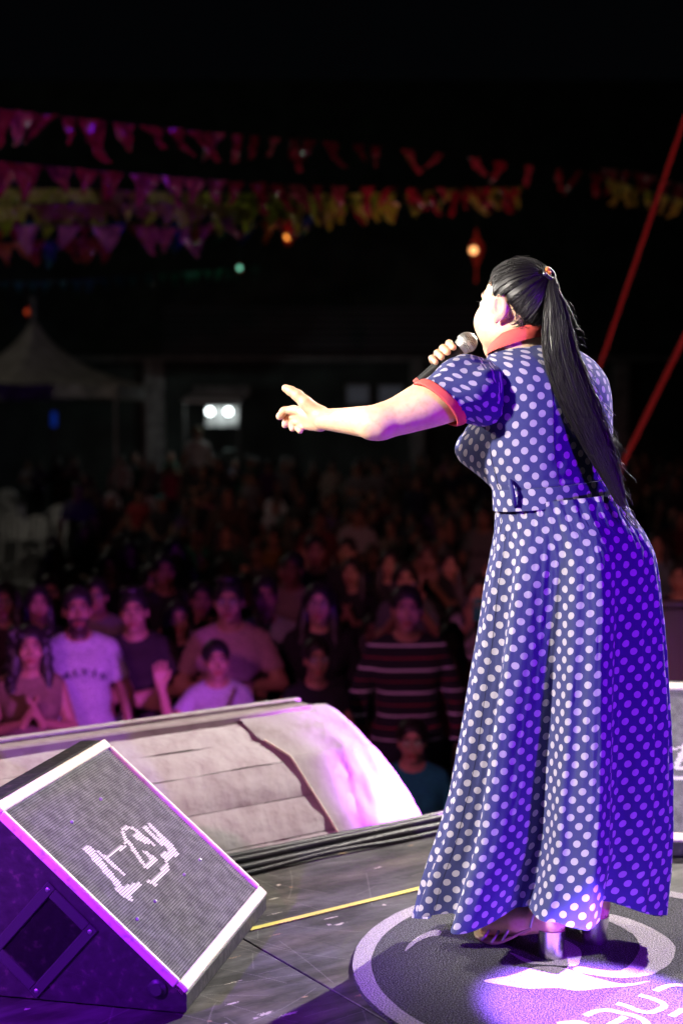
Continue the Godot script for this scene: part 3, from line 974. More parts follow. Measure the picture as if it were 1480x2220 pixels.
func grille_mesh(o: Vector3, sb: Basis) -> ArrayMesh:
	var acc := Acc.new()
	var pitch := 0.0062
	var bar := 0.0031
	var x0 := 0.012
	var y0 := 0.026
	var nx := int((MON_W - 2 * x0) / pitch)
	var ny := int((MON_L - 2 * y0) / pitch)
	var em := []
	for a in EMBLEM: em.append(pairs(a))
	var painted := func(x: float, y: float) -> bool:
		if x < 0.1 or x > 0.5 or y < 0.2 or y > 0.4: return false
		for p in em:
			if Geometry2D.is_point_in_polygon(Vector2(x, y), p): return true
		return false
	var white := Color(0.72, 0.66, 0.68)
	for j in ny + 1:
		var y := y0 + j * pitch
		for i in nx:
			var x := x0 + (i + 0.5) * pitch
			var wear := 0.17 + 0.08 * noise.get_noise_2d(x * 22.0, y * 22.0) + 0.03 * noise.get_noise_2d(x * 90.0, y * 90.0)
			var col := white if painted.call(x, y) else Color(wear, wear * 0.98, wear * 0.97)
			var hx := pitch / 2
			acc.flat([o + sb * Vector3(x - hx, y - bar / 2, 0.003), o + sb * Vector3(x + hx, y - bar / 2, 0.003), o + sb * Vector3(x + hx, y + bar / 2, 0.003), o + sb * Vector3(x - hx, y + bar / 2, 0.003)], sb.z, col)
			acc.flat([o + sb * Vector3(x - hx, y - bar / 2, 0.003), o + sb * Vector3(x + hx, y - bar / 2, 0.003), o + sb * Vector3(x + hx, y - bar / 2, 0.0012), o + sb * Vector3(x - hx, y - bar / 2, 0.0012)], -sb.y, col)
			if j < ny:
				var ym := y + pitch / 2
				var sh := pitch * 0.5 * (j % 2) - pitch * 0.5
				var x2 := x + sh
				var w2 := bar * 0.42
				acc.flat([o + sb * Vector3(x2 - w2, ym - pitch / 2 + bar / 2, 0.0029), o + sb * Vector3(x2 + w2, ym - pitch / 2 + bar / 2, 0.0029), o + sb * Vector3(x2 + w2, ym + pitch / 2 - bar / 2, 0.0029), o + sb * Vector3(x2 - w2, ym + pitch / 2 - bar / 2, 0.0029)], sb.z, col)
	return acc.mesh()

func crate_profile(f: float) -> Vector2:      # (out, height) across the covered box, from its stage side (0) over the ridge (0.62) to its far side (1)
	var p := [Vector2(0.112, -0.55), Vector2(0.116, -0.14), Vector2(0.20, 0.02), Vector2(0.335, 0.205), Vector2(0.44, 0.26), Vector2(0.57, 0.305), Vector2(0.63, 0.29), Vector2(0.72, 0.0), Vector2(0.76, -0.6)]
	var x := f * (p.size() - 1)
	var i := mini(int(x), p.size() - 2)
	return (p[i] as Vector2).lerp(p[i + 1], x - i)

func crate_and_cloth() -> void:
	var o0 := on_stage(-0.5, 0.45)
	var t := thing("board_box", "low whitewashed wooden box standing along the stage front", "box", Vector3(o0.x, GROUND, o0.z))
	var inv := Vector3(-o0.x, -GROUND, -o0.z)
	var a0 := -2.2
	var a1 := 0.64
	var rows := [[0.108, -1.36, 0.110, -0.62], [0.110, -0.615, 0.114, -0.14], [0.114, -0.136, 0.185, 0.0], [0.187, 0.003, 0.258, 0.102], [0.260, 0.105, 0.332, 0.20], [0.336, 0.203, 0.440, 0.256], [0.444, 0.258, 0.548, 0.292]]
	for k in rows.size():
		var r: Array = rows[k]
		var lo := Vector2(r[0], r[1])
		var hi := Vector2(r[2], r[3])
		var pts := PackedVector3Array()
		var nu := 60
		for j in 4:
			var f := j / 3.0
			for i in nu:
				var al := lerpf(a0, a1 - 0.02, float(i) / (nu - 1))
				var m := lo.lerp(hi, f)
				var bump := 0.006 * noise.get_noise_2d(al * 2.5 + k * 9.0, f * 2.0) + 0.002 * noise.get_noise_2d(al * 13.0, f * 5.0 + k * 3.0)
				if j == 0 or j == 3: bump -= 0.006
				var n2 := (hi - lo).normalized()
				var off := Vector2(-n2.y, n2.x) * bump
				pts.append(on_stage(al, m.x + off.x, m.y + off.y) + inv)
		var bd := part(t, "board", sheet(pts, nu, 4, false, 0, -1).mesh(), M.board_white)
		fix_up(bd)
	part(t, "core", box(Vector3(a1 - a0 - 0.06, 1.2, 0.46), on_stage((a0 + a1) / 2.0, 0.40, GROUND + 0.61) + inv, Basis(EDGE_A, Vector3.UP, -EDGE_N)).mesh(), M.board_white)
	part(t, "back_board", box(Vector3(a1 - a0 - 0.04, 1.62, 0.03), on_stage((a0 + a1) / 2.0, 0.645, GROUND + 0.82) + inv, Basis(EDGE_A, Vector3.UP, -EDGE_N)).mesh(), M.board_white)
	part(t, "top_rail", box(Vector3(a1 - a0 - 0.1, 0.035, 0.075), on_stage((a0 + a1) / 2.0, 0.585, 0.298) + inv, Basis(EDGE_A, Vector3.UP, -EDGE_N), null, 0.006).mesh(), M.rail_worn)
	part(t, "rail_strip", box(Vector3(a1 - a0 - 0.12, 0.012, 0.03), on_stage((a0 + a1) / 2.0, 0.62, 0.324) + inv, Basis(EDGE_A, Vector3.UP, -EDGE_N), null, 0.003).mesh(), M.board_white)
	var n := (EDGE_N * -0.96 + Vector3(0, 0.28, 0)).normalized()
	n = (EDGE_N * -0.80 + Vector3(0, 0.60, 0)).normalized()
	var patch := part(t, "rusty_plate", box(Vector3(0.135, 0.045, 0.006), Vector3.ZERO, Basis(), null, 0.001).mesh(), M.rust)
	patch.transform = Transform3D(Basis(EDGE_A, n.cross(EDGE_A).normalized(), n) * Basis(Vector3.BACK, 0.1), P(613, 1817, 4.40) + inv)
	# the cloth over its right end
	var nu := 96
	var nv := 90
	var pts := PackedVector3Array()
	for j in nv:
		var f := float(j) / (nv - 1)
		for i in nu:
			var s := float(i) / (nu - 1)
			var start := 0.30 + 0.17 * clampf((0.5 - s) / 0.35, 0.0, 1.0)
			var al := 0.0
			var q := crate_profile(s)
			var drop := 0.0
			var e := 0.0
			var mid := Vector2(0.40, 0.0)
			if f < 0.42:
				al = lerpf(start, 0.66, f / 0.42)
			else:
				e = (f - 0.42) / 0.58
				al = 0.66 + 0.43 * e
				drop = 0.22 * e + 0.68 * e * e
				q = q.lerp(Vector2(mid.x, q.y), 0.15 * e)
			q.y = q.y - drop
			var out2 := 0.004 + 0.010 * e
			var wr := (0.001 + 0.008 * smoothstep(0.0, 0.35, f)) * noise.get_noise_2d(al * 5.0 + s * 2.0, s * 4.0) + 0.012 * e * sin(s * 34.0 + 3.0 * noise.get_noise_2d(s * 5.0, e * 2.0)) * minf(1.0, e * 3.0)
			wr += 0.007 * sin(al * 42.0 + s * 9.0 + 4.0 * noise.get_noise_2d(s * 3.0, al * 3.0)) * smoothstep(0.5, 0.3, s) * smoothstep(0.06, 0.3, f)
			var tn := (crate_profile(minf(s + 0.02, 1.0)) - crate_profile(maxf(s - 0.02, 0.0))).normalized()
			var nn := Vector2(-tn.y, tn.x) * (out2 + wr)
			pts.append(on_stage(al + (wr * e * 2.0), q.x + nn.x, q.y + nn.y))
	var cl := sheet(pts, nu, nv, false, 0, 1)
	var co := part(self, "white_cloth", cl.mesh(), M.cloth_white)
	tag(co, "creased white cloth hanging over the right end of the wooden box", "cloth")
	fix_up(co)
	var hem := []
	for i in range(0, 46):
		hem.append(pts[i] + Vector3(0, 0.004, 0))
	part(co, "hem", tube(hem, 0.004, 6).mesh(), M.hem_cream)

func fix_up(o: MeshInstance3D) -> void:      # open sheets: let the normals point away from the audience side and up
	var a := o.mesh.surface_get_arrays(0)
	var n: PackedVector3Array = a[Mesh.ARRAY_NORMAL]
	var s := 0.0
	for q in n: s += q.dot(Vector3(0.3, 0.6, 0.9))
	if s < 0.0:
		for k in n.size(): n[k] = -n[k]
		a[Mesh.ARRAY_NORMAL] = n
		var ix: PackedInt32Array = a[Mesh.ARRAY_INDEX]
		for k in range(0, ix.size(), 3):
			var q := ix[k]
			ix[k] = ix[k + 1]
			ix[k + 1] = q
		a[Mesh.ARRAY_INDEX] = ix
		var m := ArrayMesh.new()
		m.add_surface_from_arrays(Mesh.PRIMITIVE_TRIANGLES, a)
		var mt := o.get_surface_override_material(0)
		o.mesh = m
		o.set_surface_override_material(0, mt)

func cables() -> void:
	var specs := [[0.046, 0.013, 0.0], [0.017, 0.012, 1.3], [-0.012, 0.0125, 2.1], [0.034, 0.011, 3.7], [0.004, 0.0105, 4.4], [-0.046, 0.0075, 5.2], [0.066, 0.006, 6.6]]
	for k in specs.size():
		var s: Array = specs[k]
		var ctrl := []
		for i in 22:
			var al := -1.9 + i * 0.27
			var stack := 0.021 if k in [3, 4] else 0.0
			ctrl.append(on_stage(al, s[0] + 0.011 * noise.get_noise_2d(al * 1.9 + s[2] * 7.0, s[2]) * (2.0 if k == 5 else 1.0), s[1] + 0.0006 + stack + 0.012 * maxf(0.0, noise.get_noise_2d(al * 2.2, s[2] * 3.0))))
		var o := part(self, "cable", tube(spline(ctrl, 120), s[1], 9).mesh(), M.cable_white if k == 6 else M.cable_black)
		if k == 6: tag(o, "thin pale cable lying on the outside of the cable bundle along the stage front", "cable")
		elif k == 5: tag(o, "thin black cable lying apart from the bundle along the stage front", "cable")
		else: tag(o, "thick black cable in the bundle along the stage front", "cable", "thick black cables along the stage front")

func straps() -> void:
	var post := thing("tower_post", "round steel tower post beyond the right stage end", "post", Vector3(3.6, GROUND, -11.0))
	part(post, "tube", tube([Vector3(0, 0, 0), Vector3(0, 8.6, 0)], 0.06, 14).mesh(), M.steel_dull)
	part(post, "base_plate", box(Vector3(0.3, 0.012, 0.3), Vector3(0, 0.006, 0), Basis(), null, 0.002).mesh(), M.steel_dull)
	var foot := P(983, 1714, 10.05)
	var a := part(self, "tension_strap", beam(foot, P(1749, -519, 11.0), 0.010, 0.028, null).mesh(), M.strap_red)
	tag(a, "thin red strap rising steeply from the ground to the tower top", "strap")
	var b := part(self, "tension_strap", tube([foot + Vector3(0.06, 0, 0.05), P(1749, 182, 11.0)], 0.021, 10).mesh(), M.strap_red)
	tag(b, "thicker red strap running at a lower slant to the tower", "strap")

func bunting() -> void:
	var red := [lin(0.52, 0.03, 0.06), lin(0.60, 0.08, 0.12), lin(0.45, 0.02, 0.05)]
	var yel := [lin(0.56, 0.66, 0.06), lin(0.48, 0.6, 0.05), lin(0.62, 0.64, 0.10)]
	var mix := [lin(0.03, 0.08, 0.5), lin(0.62, 0.16, 0.03), lin(0.50, 0.03, 0.06), lin(0.05, 0.3, 0.18)]
	var ora := [lin(0.62, 0.17, 0.04), lin(0.58, 0.10, 0.04), lin(0.05, 0.28, 0.16)]
	var pink := [lin(0.62, 0.20, 0.24), lin(0.55, 0.10, 0.15)]
	var grn := [lin(0.03, 0.22, 0.14), lin(0.02, 0.16, 0.10)]
	# colours, points of the cord (u, v, metres ahead), flags, what it is
	var rows := [
		[red, [[-60, 228, 9.0], [420, 283, 10.5], [830, 318, 13.0], [1340, 382, 18.0]], 21, "uppermost string of red plastic pennants"],
		[red, [[-60, 345, 10.0], [400, 385, 11.0], [760, 405, 12.5], [1130, 408, 16.0]], 18, "second string of red plastic pennants, close above the yellow ones"],
		[yel, [[-40, 404, 12.0], [300, 414, 12.4], [760, 420, 13.5], [1120, 405, 16.0]], 24, "upper string of yellow plastic pennants"],
		[yel, [[-40, 443, 11.5], [250, 440, 12.0], [560, 440, 12.8], [860, 440, 14.0]], 22, "lower string of yellow plastic pennants above the blue and orange ones"],
		[mix, [[-30, 478, 14.0], [200, 482, 14.0], [450, 486, 15.0], [680, 470, 16.0]], 16, "string of mixed blue, orange and red pennants"],
		[ora, [[-30, 530, 13.0], [110, 520, 13.5], [240, 512, 14.0]], 7, "short string of orange and green pennants at the left end"],
		[pink, [[20, 488, 11.0], [280, 490, 11.5], [420, 492, 12.0], [560, 455, 13.0], [700, 452, 14.0]], 9, "string of loose pinkish pennants below the yellow ones"],
		[red, [[700, 440, 13.5], [860, 432, 14.0], [1010, 412, 15.0], [1090, 405, 16.0]], 7, "string of dark red pennants joining the yellow strings"],
		[yel, [[1310, 385, 17.0], [1390, 410, 16.0], [1510, 440, 15.0]], 6, "short string of yellow pennants beside the red straps"],
		[red, [[1300, 365, 18.0], [1400, 378, 17.0], [1510, 410, 16.0]], 6, "short string of red pennants beside the red straps"],
		[grn, [[-40, 612, 20.0], [180, 606, 20.0], [420, 588, 21.0], [560, 575, 22.0]], 18, "low string of small green pennants across the far left"]]
	var film := {}
	for r in rows:
		var ctrl := []
		for q in r[1]: ctrl.append(P(q[0], q[1], q[2]))
		var path := spline(ctrl, 60)
		r[2] = int(r[2] * 1.35)
		var t := thing("bunting_string", r[3], "bunting", path[0], "pennant strings over the square")
		var local := []
		for p in path: local.append(p - path[0])
		part(t, "cord", tube(local, 0.004, 5).mesh(), M.rubber)
		var n: int = r[2]
		for k in n:
			var f := (k + 0.5 + rng.randf_range(-0.12, 0.12)) / n
			var i := clampi(int(f * 59), 0, 58)
			var at: Vector3 = local[i].lerp(local[i + 1], f * 59 - i)
			var dir: Vector3 = (local[i + 1] - local[i]).normalized()
			var c: Color = r[0][k % r[0].size()] if r[0] == mix else r[0][rng.randi() % r[0].size()]
			if not film.has(c):
				var m := mat("film_%d" % film.size(), c, 0.2)
				m.metallic_specular = 0.7
				m.backlight_enabled = true
				m.backlight = c * 0.5
				film[c] = m
			var size := 0.8 if r[0] == grn else 1.0
			part(t, "pennant", pennant(dir, size * rng.randf_range(0.9, 1.1)).mesh(), film[c], at)
	# paper lanterns and lamps hung among them
	lantern(P(1032, 540, 17.0), 0.10, lin(1.0, 0.42, 0.14), 2.6, P(1024, 545, 16.9), true, "red diamond-shaped paper lantern with a lit bulb above the singer's head")
	lantern(P(624, 515, 16.0), 0.07, lin(1.0, 0.32, 0.05), 3.0, P(624, 515, 15.95), false, "small orange paper lantern hanging below the pennants")
	lantern(P(61, 677, 24.0), 0.06, lin(0.8, 0.10, 0.02), 0.55, P(61, 677, 23.95), false, "dim red lantern beside the tent's mast")
	lantern(P(520, 582, 21.0), 0.06, lin(0.25, 0.9, 0.6), 1.6, P(520, 582, 20.95), false, "small green-white lamp at the end of the green pennants")

func pennant(dir: Vector3, k: float) -> Acc:
	var pts := PackedVector3Array()
	var nu := 9
	var nv := 9
	var side := dir.cross(Vector3.UP).normalized()
	var ph := rng.randf() * TAU
	var curl := rng.randf_range(-0.5, 0.5)
	var swing := rng.randf_range(-0.45, 0.45)
	k *= rng.randf_range(0.72, 1.12)
	if rng.randf() < 0.22: curl *= 3.0
	var w := rng.randf_range(0.21, 0.27) * k
	var h := rng.randf_range(0.20, 0.28) * k
	for j in nv:
		var f := float(j) / (nv - 1)
		for i in nu:
			var s := float(i) / (nu - 1) - 0.5
			var p := dir * s * w * (1.0 - 0.95 * f) + Vector3(0, -h * f, 0)
			p += side * (0.018 * sin(ph + s * 9.0 + f * 3.0) + 0.014 * sin(ph * 3.0 + f * 9.0 - s * 5.0) + curl * 0.16 * f * f + swing * 0.3 * f + 0.04 * noise.get_noise_2d(s * 3.0 + ph * 5.0, f * 3.0)) * k
			p += dir * (0.05 * curl * f * f)
			pts.append(p)
	return sheet(pts, nu, nv, false, 0, 1)

func lantern(at: Vector3, r: float, c: Color, energy: float, bulb_at: Vector3, tall: bool, label: String) -> void:
	var t := thing("paper_lantern", label, "lantern", at, "lanterns over the square")
	var pts := PackedVector3Array()
	var prof := [[0.02, 2.2], [0.35, 1.2], [1.0, 0.25], [0.95, -0.2], [0.3, -1.6], [0.02, -2.3]] if tall else [[0.02, 1.3], [0.7, 0.7], [1.0, 0.0], [0.7, -0.7], [0.02, -1.3]]
	for e in prof:
		for i in 8:
			var a := TAU * i / 8.0
			pts.append(Vector3(cos(a) * e[0] * r, e[1] * r * 1.15, sin(a) * e[0] * r))
	var paper := mat("lantern_paper_%d" % used.get("paper_lantern", 0), lin(0.5, 0.06, 0.05), 0.8)
	paper.backlight_enabled = true
	paper.backlight = lin(0.5, 0.1, 0.06)
	var shade := part(t, "paper_shade", sheet(pts, 8, prof.size(), true).mesh(), paper)
	part(t, "cord", tube([Vector3(0, r * 1.4, 0), Vector3(0, r * 1.4 + (0.8 if tall else 0.5), 0)], 0.004, 5).mesh(), M.rubber)
	if tall:
		part(t, "tassel", tube([Vector3(0, -2.5 * r, 0), Vector3(0, -4.0 * r, 0)], [0.012, 0.02], 8).mesh(), paper)
	var b := Vector3(0, 0, r * 1.06)
	part(t, "bulb", ball(r * 0.45, bulb_at - at + b, Vector3.ONE, null, 12, 8).mesh(), glow("lantern_bulb_%d" % used.get("paper_lantern", 0), c, energy))
	var l := OmniLight3D.new()
	l.name = "light"
	l.light_color = c
	l.light_energy = 0.02
	l.light_size = 0.03
	l.omni_range = 8.0
	l.shadow_enabled = true
	l.position = bulb_at - at + b + Vector3(0, 0, r * 0.7)
	t.add_child(l)

# ---------------------------------------------------------------- the singer
const BASE := Vector3(0.50, 0, -3.38)
const FWD := Vector3(-0.65, 0, -0.76)          # where her chest faces
const LEFT := Vector3(-0.76, 0, 0.65)

func worn(t: Node, called: String, acc: Acc, m: Material) -> MeshInstance3D:      # a part given in the place's own coordinates
	return part(t, called, acc.mesh(), m, -BASE if t.get_parent() == self else Vector3.ZERO)

func dots_texture() -> ImageTexture:      # printed cotton: a staggered pair of dots on blue
	var n := 384
	var im := Image.create(n, n, false, Image.FORMAT_RGB8)
	var blue := lin(0.046, 0.050, 0.150)
	var dot := lin(0.38, 0.345, 0.42)
	var rad := 0.205 * n
	for y in n:
		for x in n:
			var best := 1e9
			for c in [Vector2(0.25, 0.25), Vector2(0.75, 0.75)]:
				var d: Vector2 = (Vector2(x, y) / n - c)
				d = Vector2(d.x - roundf(d.x), d.y - roundf(d.y)) * n
				best = minf(best, d.length())
			var f := clampf((rad - best) / 2.5 + 0.5, 0.0, 1.0)
			var weave := 1.0 + 0.06 * (((x * 7 + y * 3) % 5) - 2) / 2.0 + 0.05 * noise.get_noise_2d(x * 0.35, y * 0.35)
			var c := blue.lerp(dot, f)
			im.set_pixel(x, y, Color(c.r * weave, c.g * weave, c.b * weave))
	return ImageTexture.create_from_image(im)

func periodic(ctrl: Array, deg: float) -> float:
	var x := fposmod(deg, 360.0)
	for k in ctrl.size():
		var a: Array = ctrl[k]
		var b: Array = ctrl[(k + 1) % ctrl.size()]
		var a0: float = a[0]
		var b0: float = b[0] if k + 1 < ctrl.size() else b[0] + 360.0
		var xx := x
		if k + 1 == ctrl.size() and x < a0: xx += 360.0
		if xx >= a0 and xx <= b0:
			var f := (xx - a0) / (b0 - a0)
			f = 0.5 - 0.5 * cos(f * PI)
			return lerpf(a[1], b[1], f)
	return ctrl[0][1]

func singer_materials() -> void:
	T.dots = dots_texture()
	var m := mat("dress_print", Color.WHITE, 0.95)
	m.metallic_specular = 0.25
	m.albedo_texture = T.dots
	m.uv1_scale = Vector3(1.0 / 0.0405, 1.0 / 0.0405, 1)
	m.normal_enabled = true
	m.normal_texture = T.fine_normal
	m.normal_scale = 0.22
	m.rim_enabled = true
	m.rim = 0.12
	m.rim_tint = 0.5
	m = mat("trim_red", lin(0.68, 0.085, 0.07), 0.8)
	m.normal_enabled = true
	m.normal_texture = T.fine_normal
	m.uv1_triplanar = true
	m.uv1_scale = Vector3.ONE * 6.0
	m = mat("skin_singer", lin(0.74, 0.49, 0.33), 0.5)
	m.subsurf_scatter_enabled = true
	m.subsurf_scatter_strength = 0.12
	m.vertex_color_use_as_albedo = true
	grain(m, noise_tex(0.03, 256, [[0.0, Color(0.93, 0.86, 0.84)], [0.5, Color(1, 0.97, 0.96)], [1.0, Color.WHITE]], 4, false, 4.0, 31), 6.0)
	m.normal_enabled = true
	m.normal_texture = T.fine_normal
	m.normal_scale = 0.25
	m = mat("hair_black", lin(0.010, 0.008, 0.009), 0.42)
	m.metallic_specular = 0.5
	m = mat("hair_strand", lin(0.010, 0.008, 0.009), 0.45)
	m.metallic_specular = 0.4
	mat("thread_dark", lin(0.02, 0.02, 0.05), 0.9)
	mat("mic_black", lin(0.016, 0.016, 0.017), 0.4)
	m = mat("mic_mesh", lin(0.55, 0.55, 0.53), 0.35, 0.85)
	mat("clip_orange", lin(0.75, 0.25, 0.04), 0.3)
	m = mat("heel_silver", lin(0.62, 0.60, 0.62), 0.25, 1.0)
	mat("sole_tan", lin(0.42, 0.29, 0.19), 0.6)
	m = mat("strap_glitter", lin(0.5, 0.45, 0.5), 0.3, 0.8)
	m.normal_enabled = true
	m.normal_texture = T.fine_normal
	m.normal_scale = 1.5
	m.uv1_triplanar = true
	m.uv1_scale = Vector3.ONE * 8.0
	mat("eye_white", lin(0.7, 0.68, 0.66), 0.2)
	mat("eye_dark", lin(0.02, 0.015, 0.012), 0.15)

func singer() -> void:
	singer_materials()
	var t := thing("person", "woman in a long blue polka dot dress, singing with one arm stretched out", "person", BASE)
	singer_body(t)
	print(" body ", Time.get_ticks_msec())
	singer_dress(t)
	singer_hair(t)
	singer_shoes(t)
	microphone()

func hand_chain(f: Field, pts: Array, r0: float, r1: float, k := 0.003) -> void:
	for i in pts.size() - 1:
		var a := float(i) / (pts.size() - 1)
		var b := float(i + 1) / (pts.size() - 1)
		f.cap(pts[i], pts[i + 1], lerpf(r0, r1, a), lerpf(r0, r1, b), k)

var head_c := Vector3.ZERO
var head_b := Basis()
func H(l: float, u: float, f: float) -> Vector3:      # a point of her head: to her left, up, forward
	return head_c + head_b * Vector3(l, u, f)

func singer_body(t: Node) -> void:
	var acc := Acc.new()
	var fh := Vector3(-0.69, -0.03, -0.72).normalized()
	var lh := Vector3.UP.cross(fh).normalized()
	head_b = Basis(lh, fh.cross(lh).normalized(), fh)
	head_c = P(1118, 660, 3.385)
	# trunk, limbs
	var neck := P(1128, 752, 3.37)
	var shl := P(1078, 838, 3.325)
	var shr := P(1262, 832, 3.48)
	var f := Field.new(Vector3(0.0, 0.0, -3.86), Vector3(0.95, 1.56, -3.05), 0.012)
	f.cap(neck, H(0, -0.07, -0.012), 0.062, 0.054, 0.02)
	f.cap(shl, shr, 0.042, 0.042, 0.03)
	f.cap(P(1150, 800, 3.39), P(1190, 930, 3.40), 0.07, 0.10, 0.04)
	f.cap(P(1190, 930, 3.40), P(1207, 1085, 3.40), 0.10, 0.095, 0.04)
	f.cap(P(1207, 1085, 3.40), P(1240, 1210, 3.39), 0.10, 0.115, 0.04)
	f.cap(P(1205, 1240, 3.38), P(1200, 1620, 3.38), 0.080, 0.050, 0.03)
	f.cap(P(1200, 1620, 3.38), Vector3(0.503, 0.17, -3.33), 0.050, 0.034, 0.02)
	f.cap(P(1270, 1240, 3.43), P(1280, 1620, 3.44), 0.085, 0.055, 0.03)
	f.cap(P(1280, 1620, 3.44), Vector3(0.617, 0.16, -3.415), 0.055, 0.036, 0.02)
	var toe := Vector3(-0.76, 0, -0.62)
	for hp in [Vector3(0.500, 0.098, -3.318), Vector3(0.620, 0.098, -3.408)]:
		f.cap(hp + Vector3(0, 0.09, 0), hp + Vector3(0, 0.005, 0), 0.036, 0.034, 0.02)
		f.cap(hp, hp + toe * 0.09 + Vector3(0, -0.02, 0), 0.032, 0.033, 0.02)
		f.cap(hp + toe * 0.09 + Vector3(0, -0.02, 0), hp + toe * 0.19 + Vector3(0, -0.062, 0), 0.032, 0.02, 0.02)
	# the arm that holds the microphone
	var wr := P(990, 798, 3.565)
	f.cap(shr, P(1205, 965, 3.68), 0.050, 0.043, 0.02)
	f.cap(P(1205, 965, 3.68), P(1075, 880, 3.66), 0.043, 0.036, 0.02)
	f.cap(P(1075, 880, 3.66), wr, 0.036, 0.026, 0.02)
	f.mesh(acc)
	# the stretched arm
	var elbow := P(812, 914, 3.27)
	var wl := P(700, 909, 3.47)
	f = Field.new(Vector3(-0.12, 1.18, -3.56), Vector3(0.42, 1.48, -3.15), 0.008)
	var line := [shl, P(1000, 852, 3.30), P(935, 873, 3.285), P(895, 889, 3.28), P(860, 903, 3.275), elbow, P(788, 914, 3.315), P(765, 913, 3.36), P(730, 911, 3.415), wl]
	var wide := spline([0.046, 0.0575, 0.0555, 0.049, 0.0430, 0.0375, 0.0355, 0.0325, 0.0280, 0.0248], 37)
	var run := spline(line, 37)
	for q in 36: f.cap(run[q], run[q + 1], wide[q], wide[q + 1], 0.004)
	f.cap(P(822, 926, 3.262), P(806, 926, 3.262), 0.024, 0.022, 0.03)
	f.mesh(acc)
	# her open hand: palm, four fingers, thumb
	f = Field.new(P(590, 950, 3.62), P(715, 815, 3.40), 0.0034)
	f.o = Vector3(P(590, 900, 3.6).x - 0.02, P(650, 950, 3.5).y - 0.02, -3.64)
	f = Field.new(f.o, Vector3(P(712, 900, 3.45).x, P(650, 822, 3.45).y, -3.40), 0.0034)
	f.cap(P(712, 909, 3.45), P(694, 908, 3.482), 0.0262, 0.0250, 0.008)
	f.cap(P(694, 900, 3.482), P(658, 897, 3.525), 0.0205, 0.0150, 0.012)
	f.cap(P(694, 909, 3.486), P(660, 907, 3.530), 0.0200, 0.0145, 0.012)
	f.cap(P(693, 917, 3.486), P(666, 916, 3.525), 0.0170, 0.0120, 0.010)
	f.cap(P(694, 921, 3.484), P(672, 923, 3.515), 0.0150, 0.0115, 0.010)
	hand_chain(f, [P(662, 893, 3.525), P(636, 889, 3.545), P(616, 891, 3.552), P(606, 903, 3.545)], 0.0130, 0.0094)
	hand_chain(f, [P(662, 903, 3.530), P(638, 903, 3.556), P(622, 909, 3.560), P(618, 921, 3.548)], 0.0126, 0.0090)
	hand_chain(f, [P(666, 913, 3.526), P(645, 915, 3.548), P(634, 921, 3.548), P(634, 929, 3.535)], 0.0118, 0.0086)
	hand_chain(f, [P(671, 921, 3.516), P(655, 924, 3.532), P(648, 929, 3.530), P(650, 934, 3.520)], 0.0110, 0.0080)
	f.cap(P(690, 899, 3.478), P(662, 874, 3.480), 0.0220, 0.0170, 0.010)
	hand_chain(f, [P(662, 873, 3.480), P(645, 857, 3.486), P(631, 848, 3.492), P(619, 842, 3.496)], 0.0160, 0.0098, 0.005)
	f.mesh(acc)
	# the hand round the microphone
	var mb := P(1012, 742, 3.50)
	var md := (P(905, 830, 3.50) - mb).normalized()
	var mn := Vector3(0, 0, 1).cross(md).normalized()
	if mn.y < 0.0: mn = -mn
	f = Field.new(P(930, 830, 3.62) + Vector3(-0.02, -0.02, -0.03), P(1030, 715, 3.44) + Vector3(0.02, 0.01, 0.01), 0.0034)
	f.cap(wr, P(984, 782, 3.552), 0.025, 0.022, 0.01)
	f.cap(P(984, 782, 3.555), mb + md * 0.062 + Vector3(0, 0, -0.034), 0.022, 0.018, 0.012)
	for q in 4:
		var c := mb + md * (0.036 + 0.0185 * q)
		var rr: float = [0.0094, 0.0098, 0.0094, 0.0084][q]
		var rad := 0.0165 + rr
		hand_chain(f, [c + Vector3(0, 0, -rad - 0.004) - mn * 0.008, c + Vector3(0, 0, -rad * 0.72) + mn * rad * 0.80, c + Vector3(0, 0, rad * 0.25) + mn * rad * 1.02, c + Vector3(0, 0, rad * 0.92) + mn * rad * 0.45], rr, rr * 0.84)
	hand_chain(f, [mb + md * 0.075 + Vector3(0, 0, -0.03) - mn * 0.016, mb + md * 0.05 - mn * 0.028 + Vector3(0, 0, -0.004), mb + md * 0.032 - mn * 0.022 + Vector3(0, 0, 0.016)], 0.0125, 0.009)
	f.mesh(acc)
	# head
	f = Field.new(head_c + Vector3(-0.145, -0.145, -0.145), head_c + Vector3(0.145, 0.135, 0.145), 0.0042)
	f.ell(H(0, 0.015, -0.012), Vector3(0.071, 0.084, 0.089), 0.02, head_b)
	f.ell(H(0, -0.038, 0.030), Vector3(0.060, 0.074, 0.060), 0.03, head_b)
	for s in [-1.0, 1.0]:
		f.ell(H(0.040 * s, -0.040, 0.052), Vector3(0.032, 0.036, 0.036), 0.025, head_b)
		f.ell(H(0.046 * s, -0.072, 0.022), Vector3(0.030, 0.030, 0.042), 0.025, head_b)
		f.cap(H(0.018 * s, 0.028, 0.080), H(0.040 * s, 0.026, 0.066), 0.008, 0.005, 0.012)
		f.cap(H(0.0, -0.068, 0.094), H(0.020 * s, -0.070, 0.084), 0.0065, 0.003, 0.006)
		f.cap(H(0.0, -0.080, 0.090), H(0.016 * s, -0.079, 0.083), 0.007, 0.003, 0.006)
		f.ell(H(0.031 * s, 0.006, 0.092), Vector3(0.015, 0.009, 0.012), 0.012, head_b, true)
		# ear: a rim round a hollow, lobe below
		var ec := H(0.074 * s, -0.012, -0.010)
		var eb := head_b * Basis(Vector3.UP, 0.42 * s)
		f.ell(ec + eb * Vector3(0.006 * s, 0, -0.004), Vector3(0.0085, 0.031, 0.0195), 0.006, eb)
		f.ell(ec + eb * Vector3(0.016 * s, 0.004, 0.000), Vector3(0.0085, 0.019, 0.0105), 0.004, eb, true)
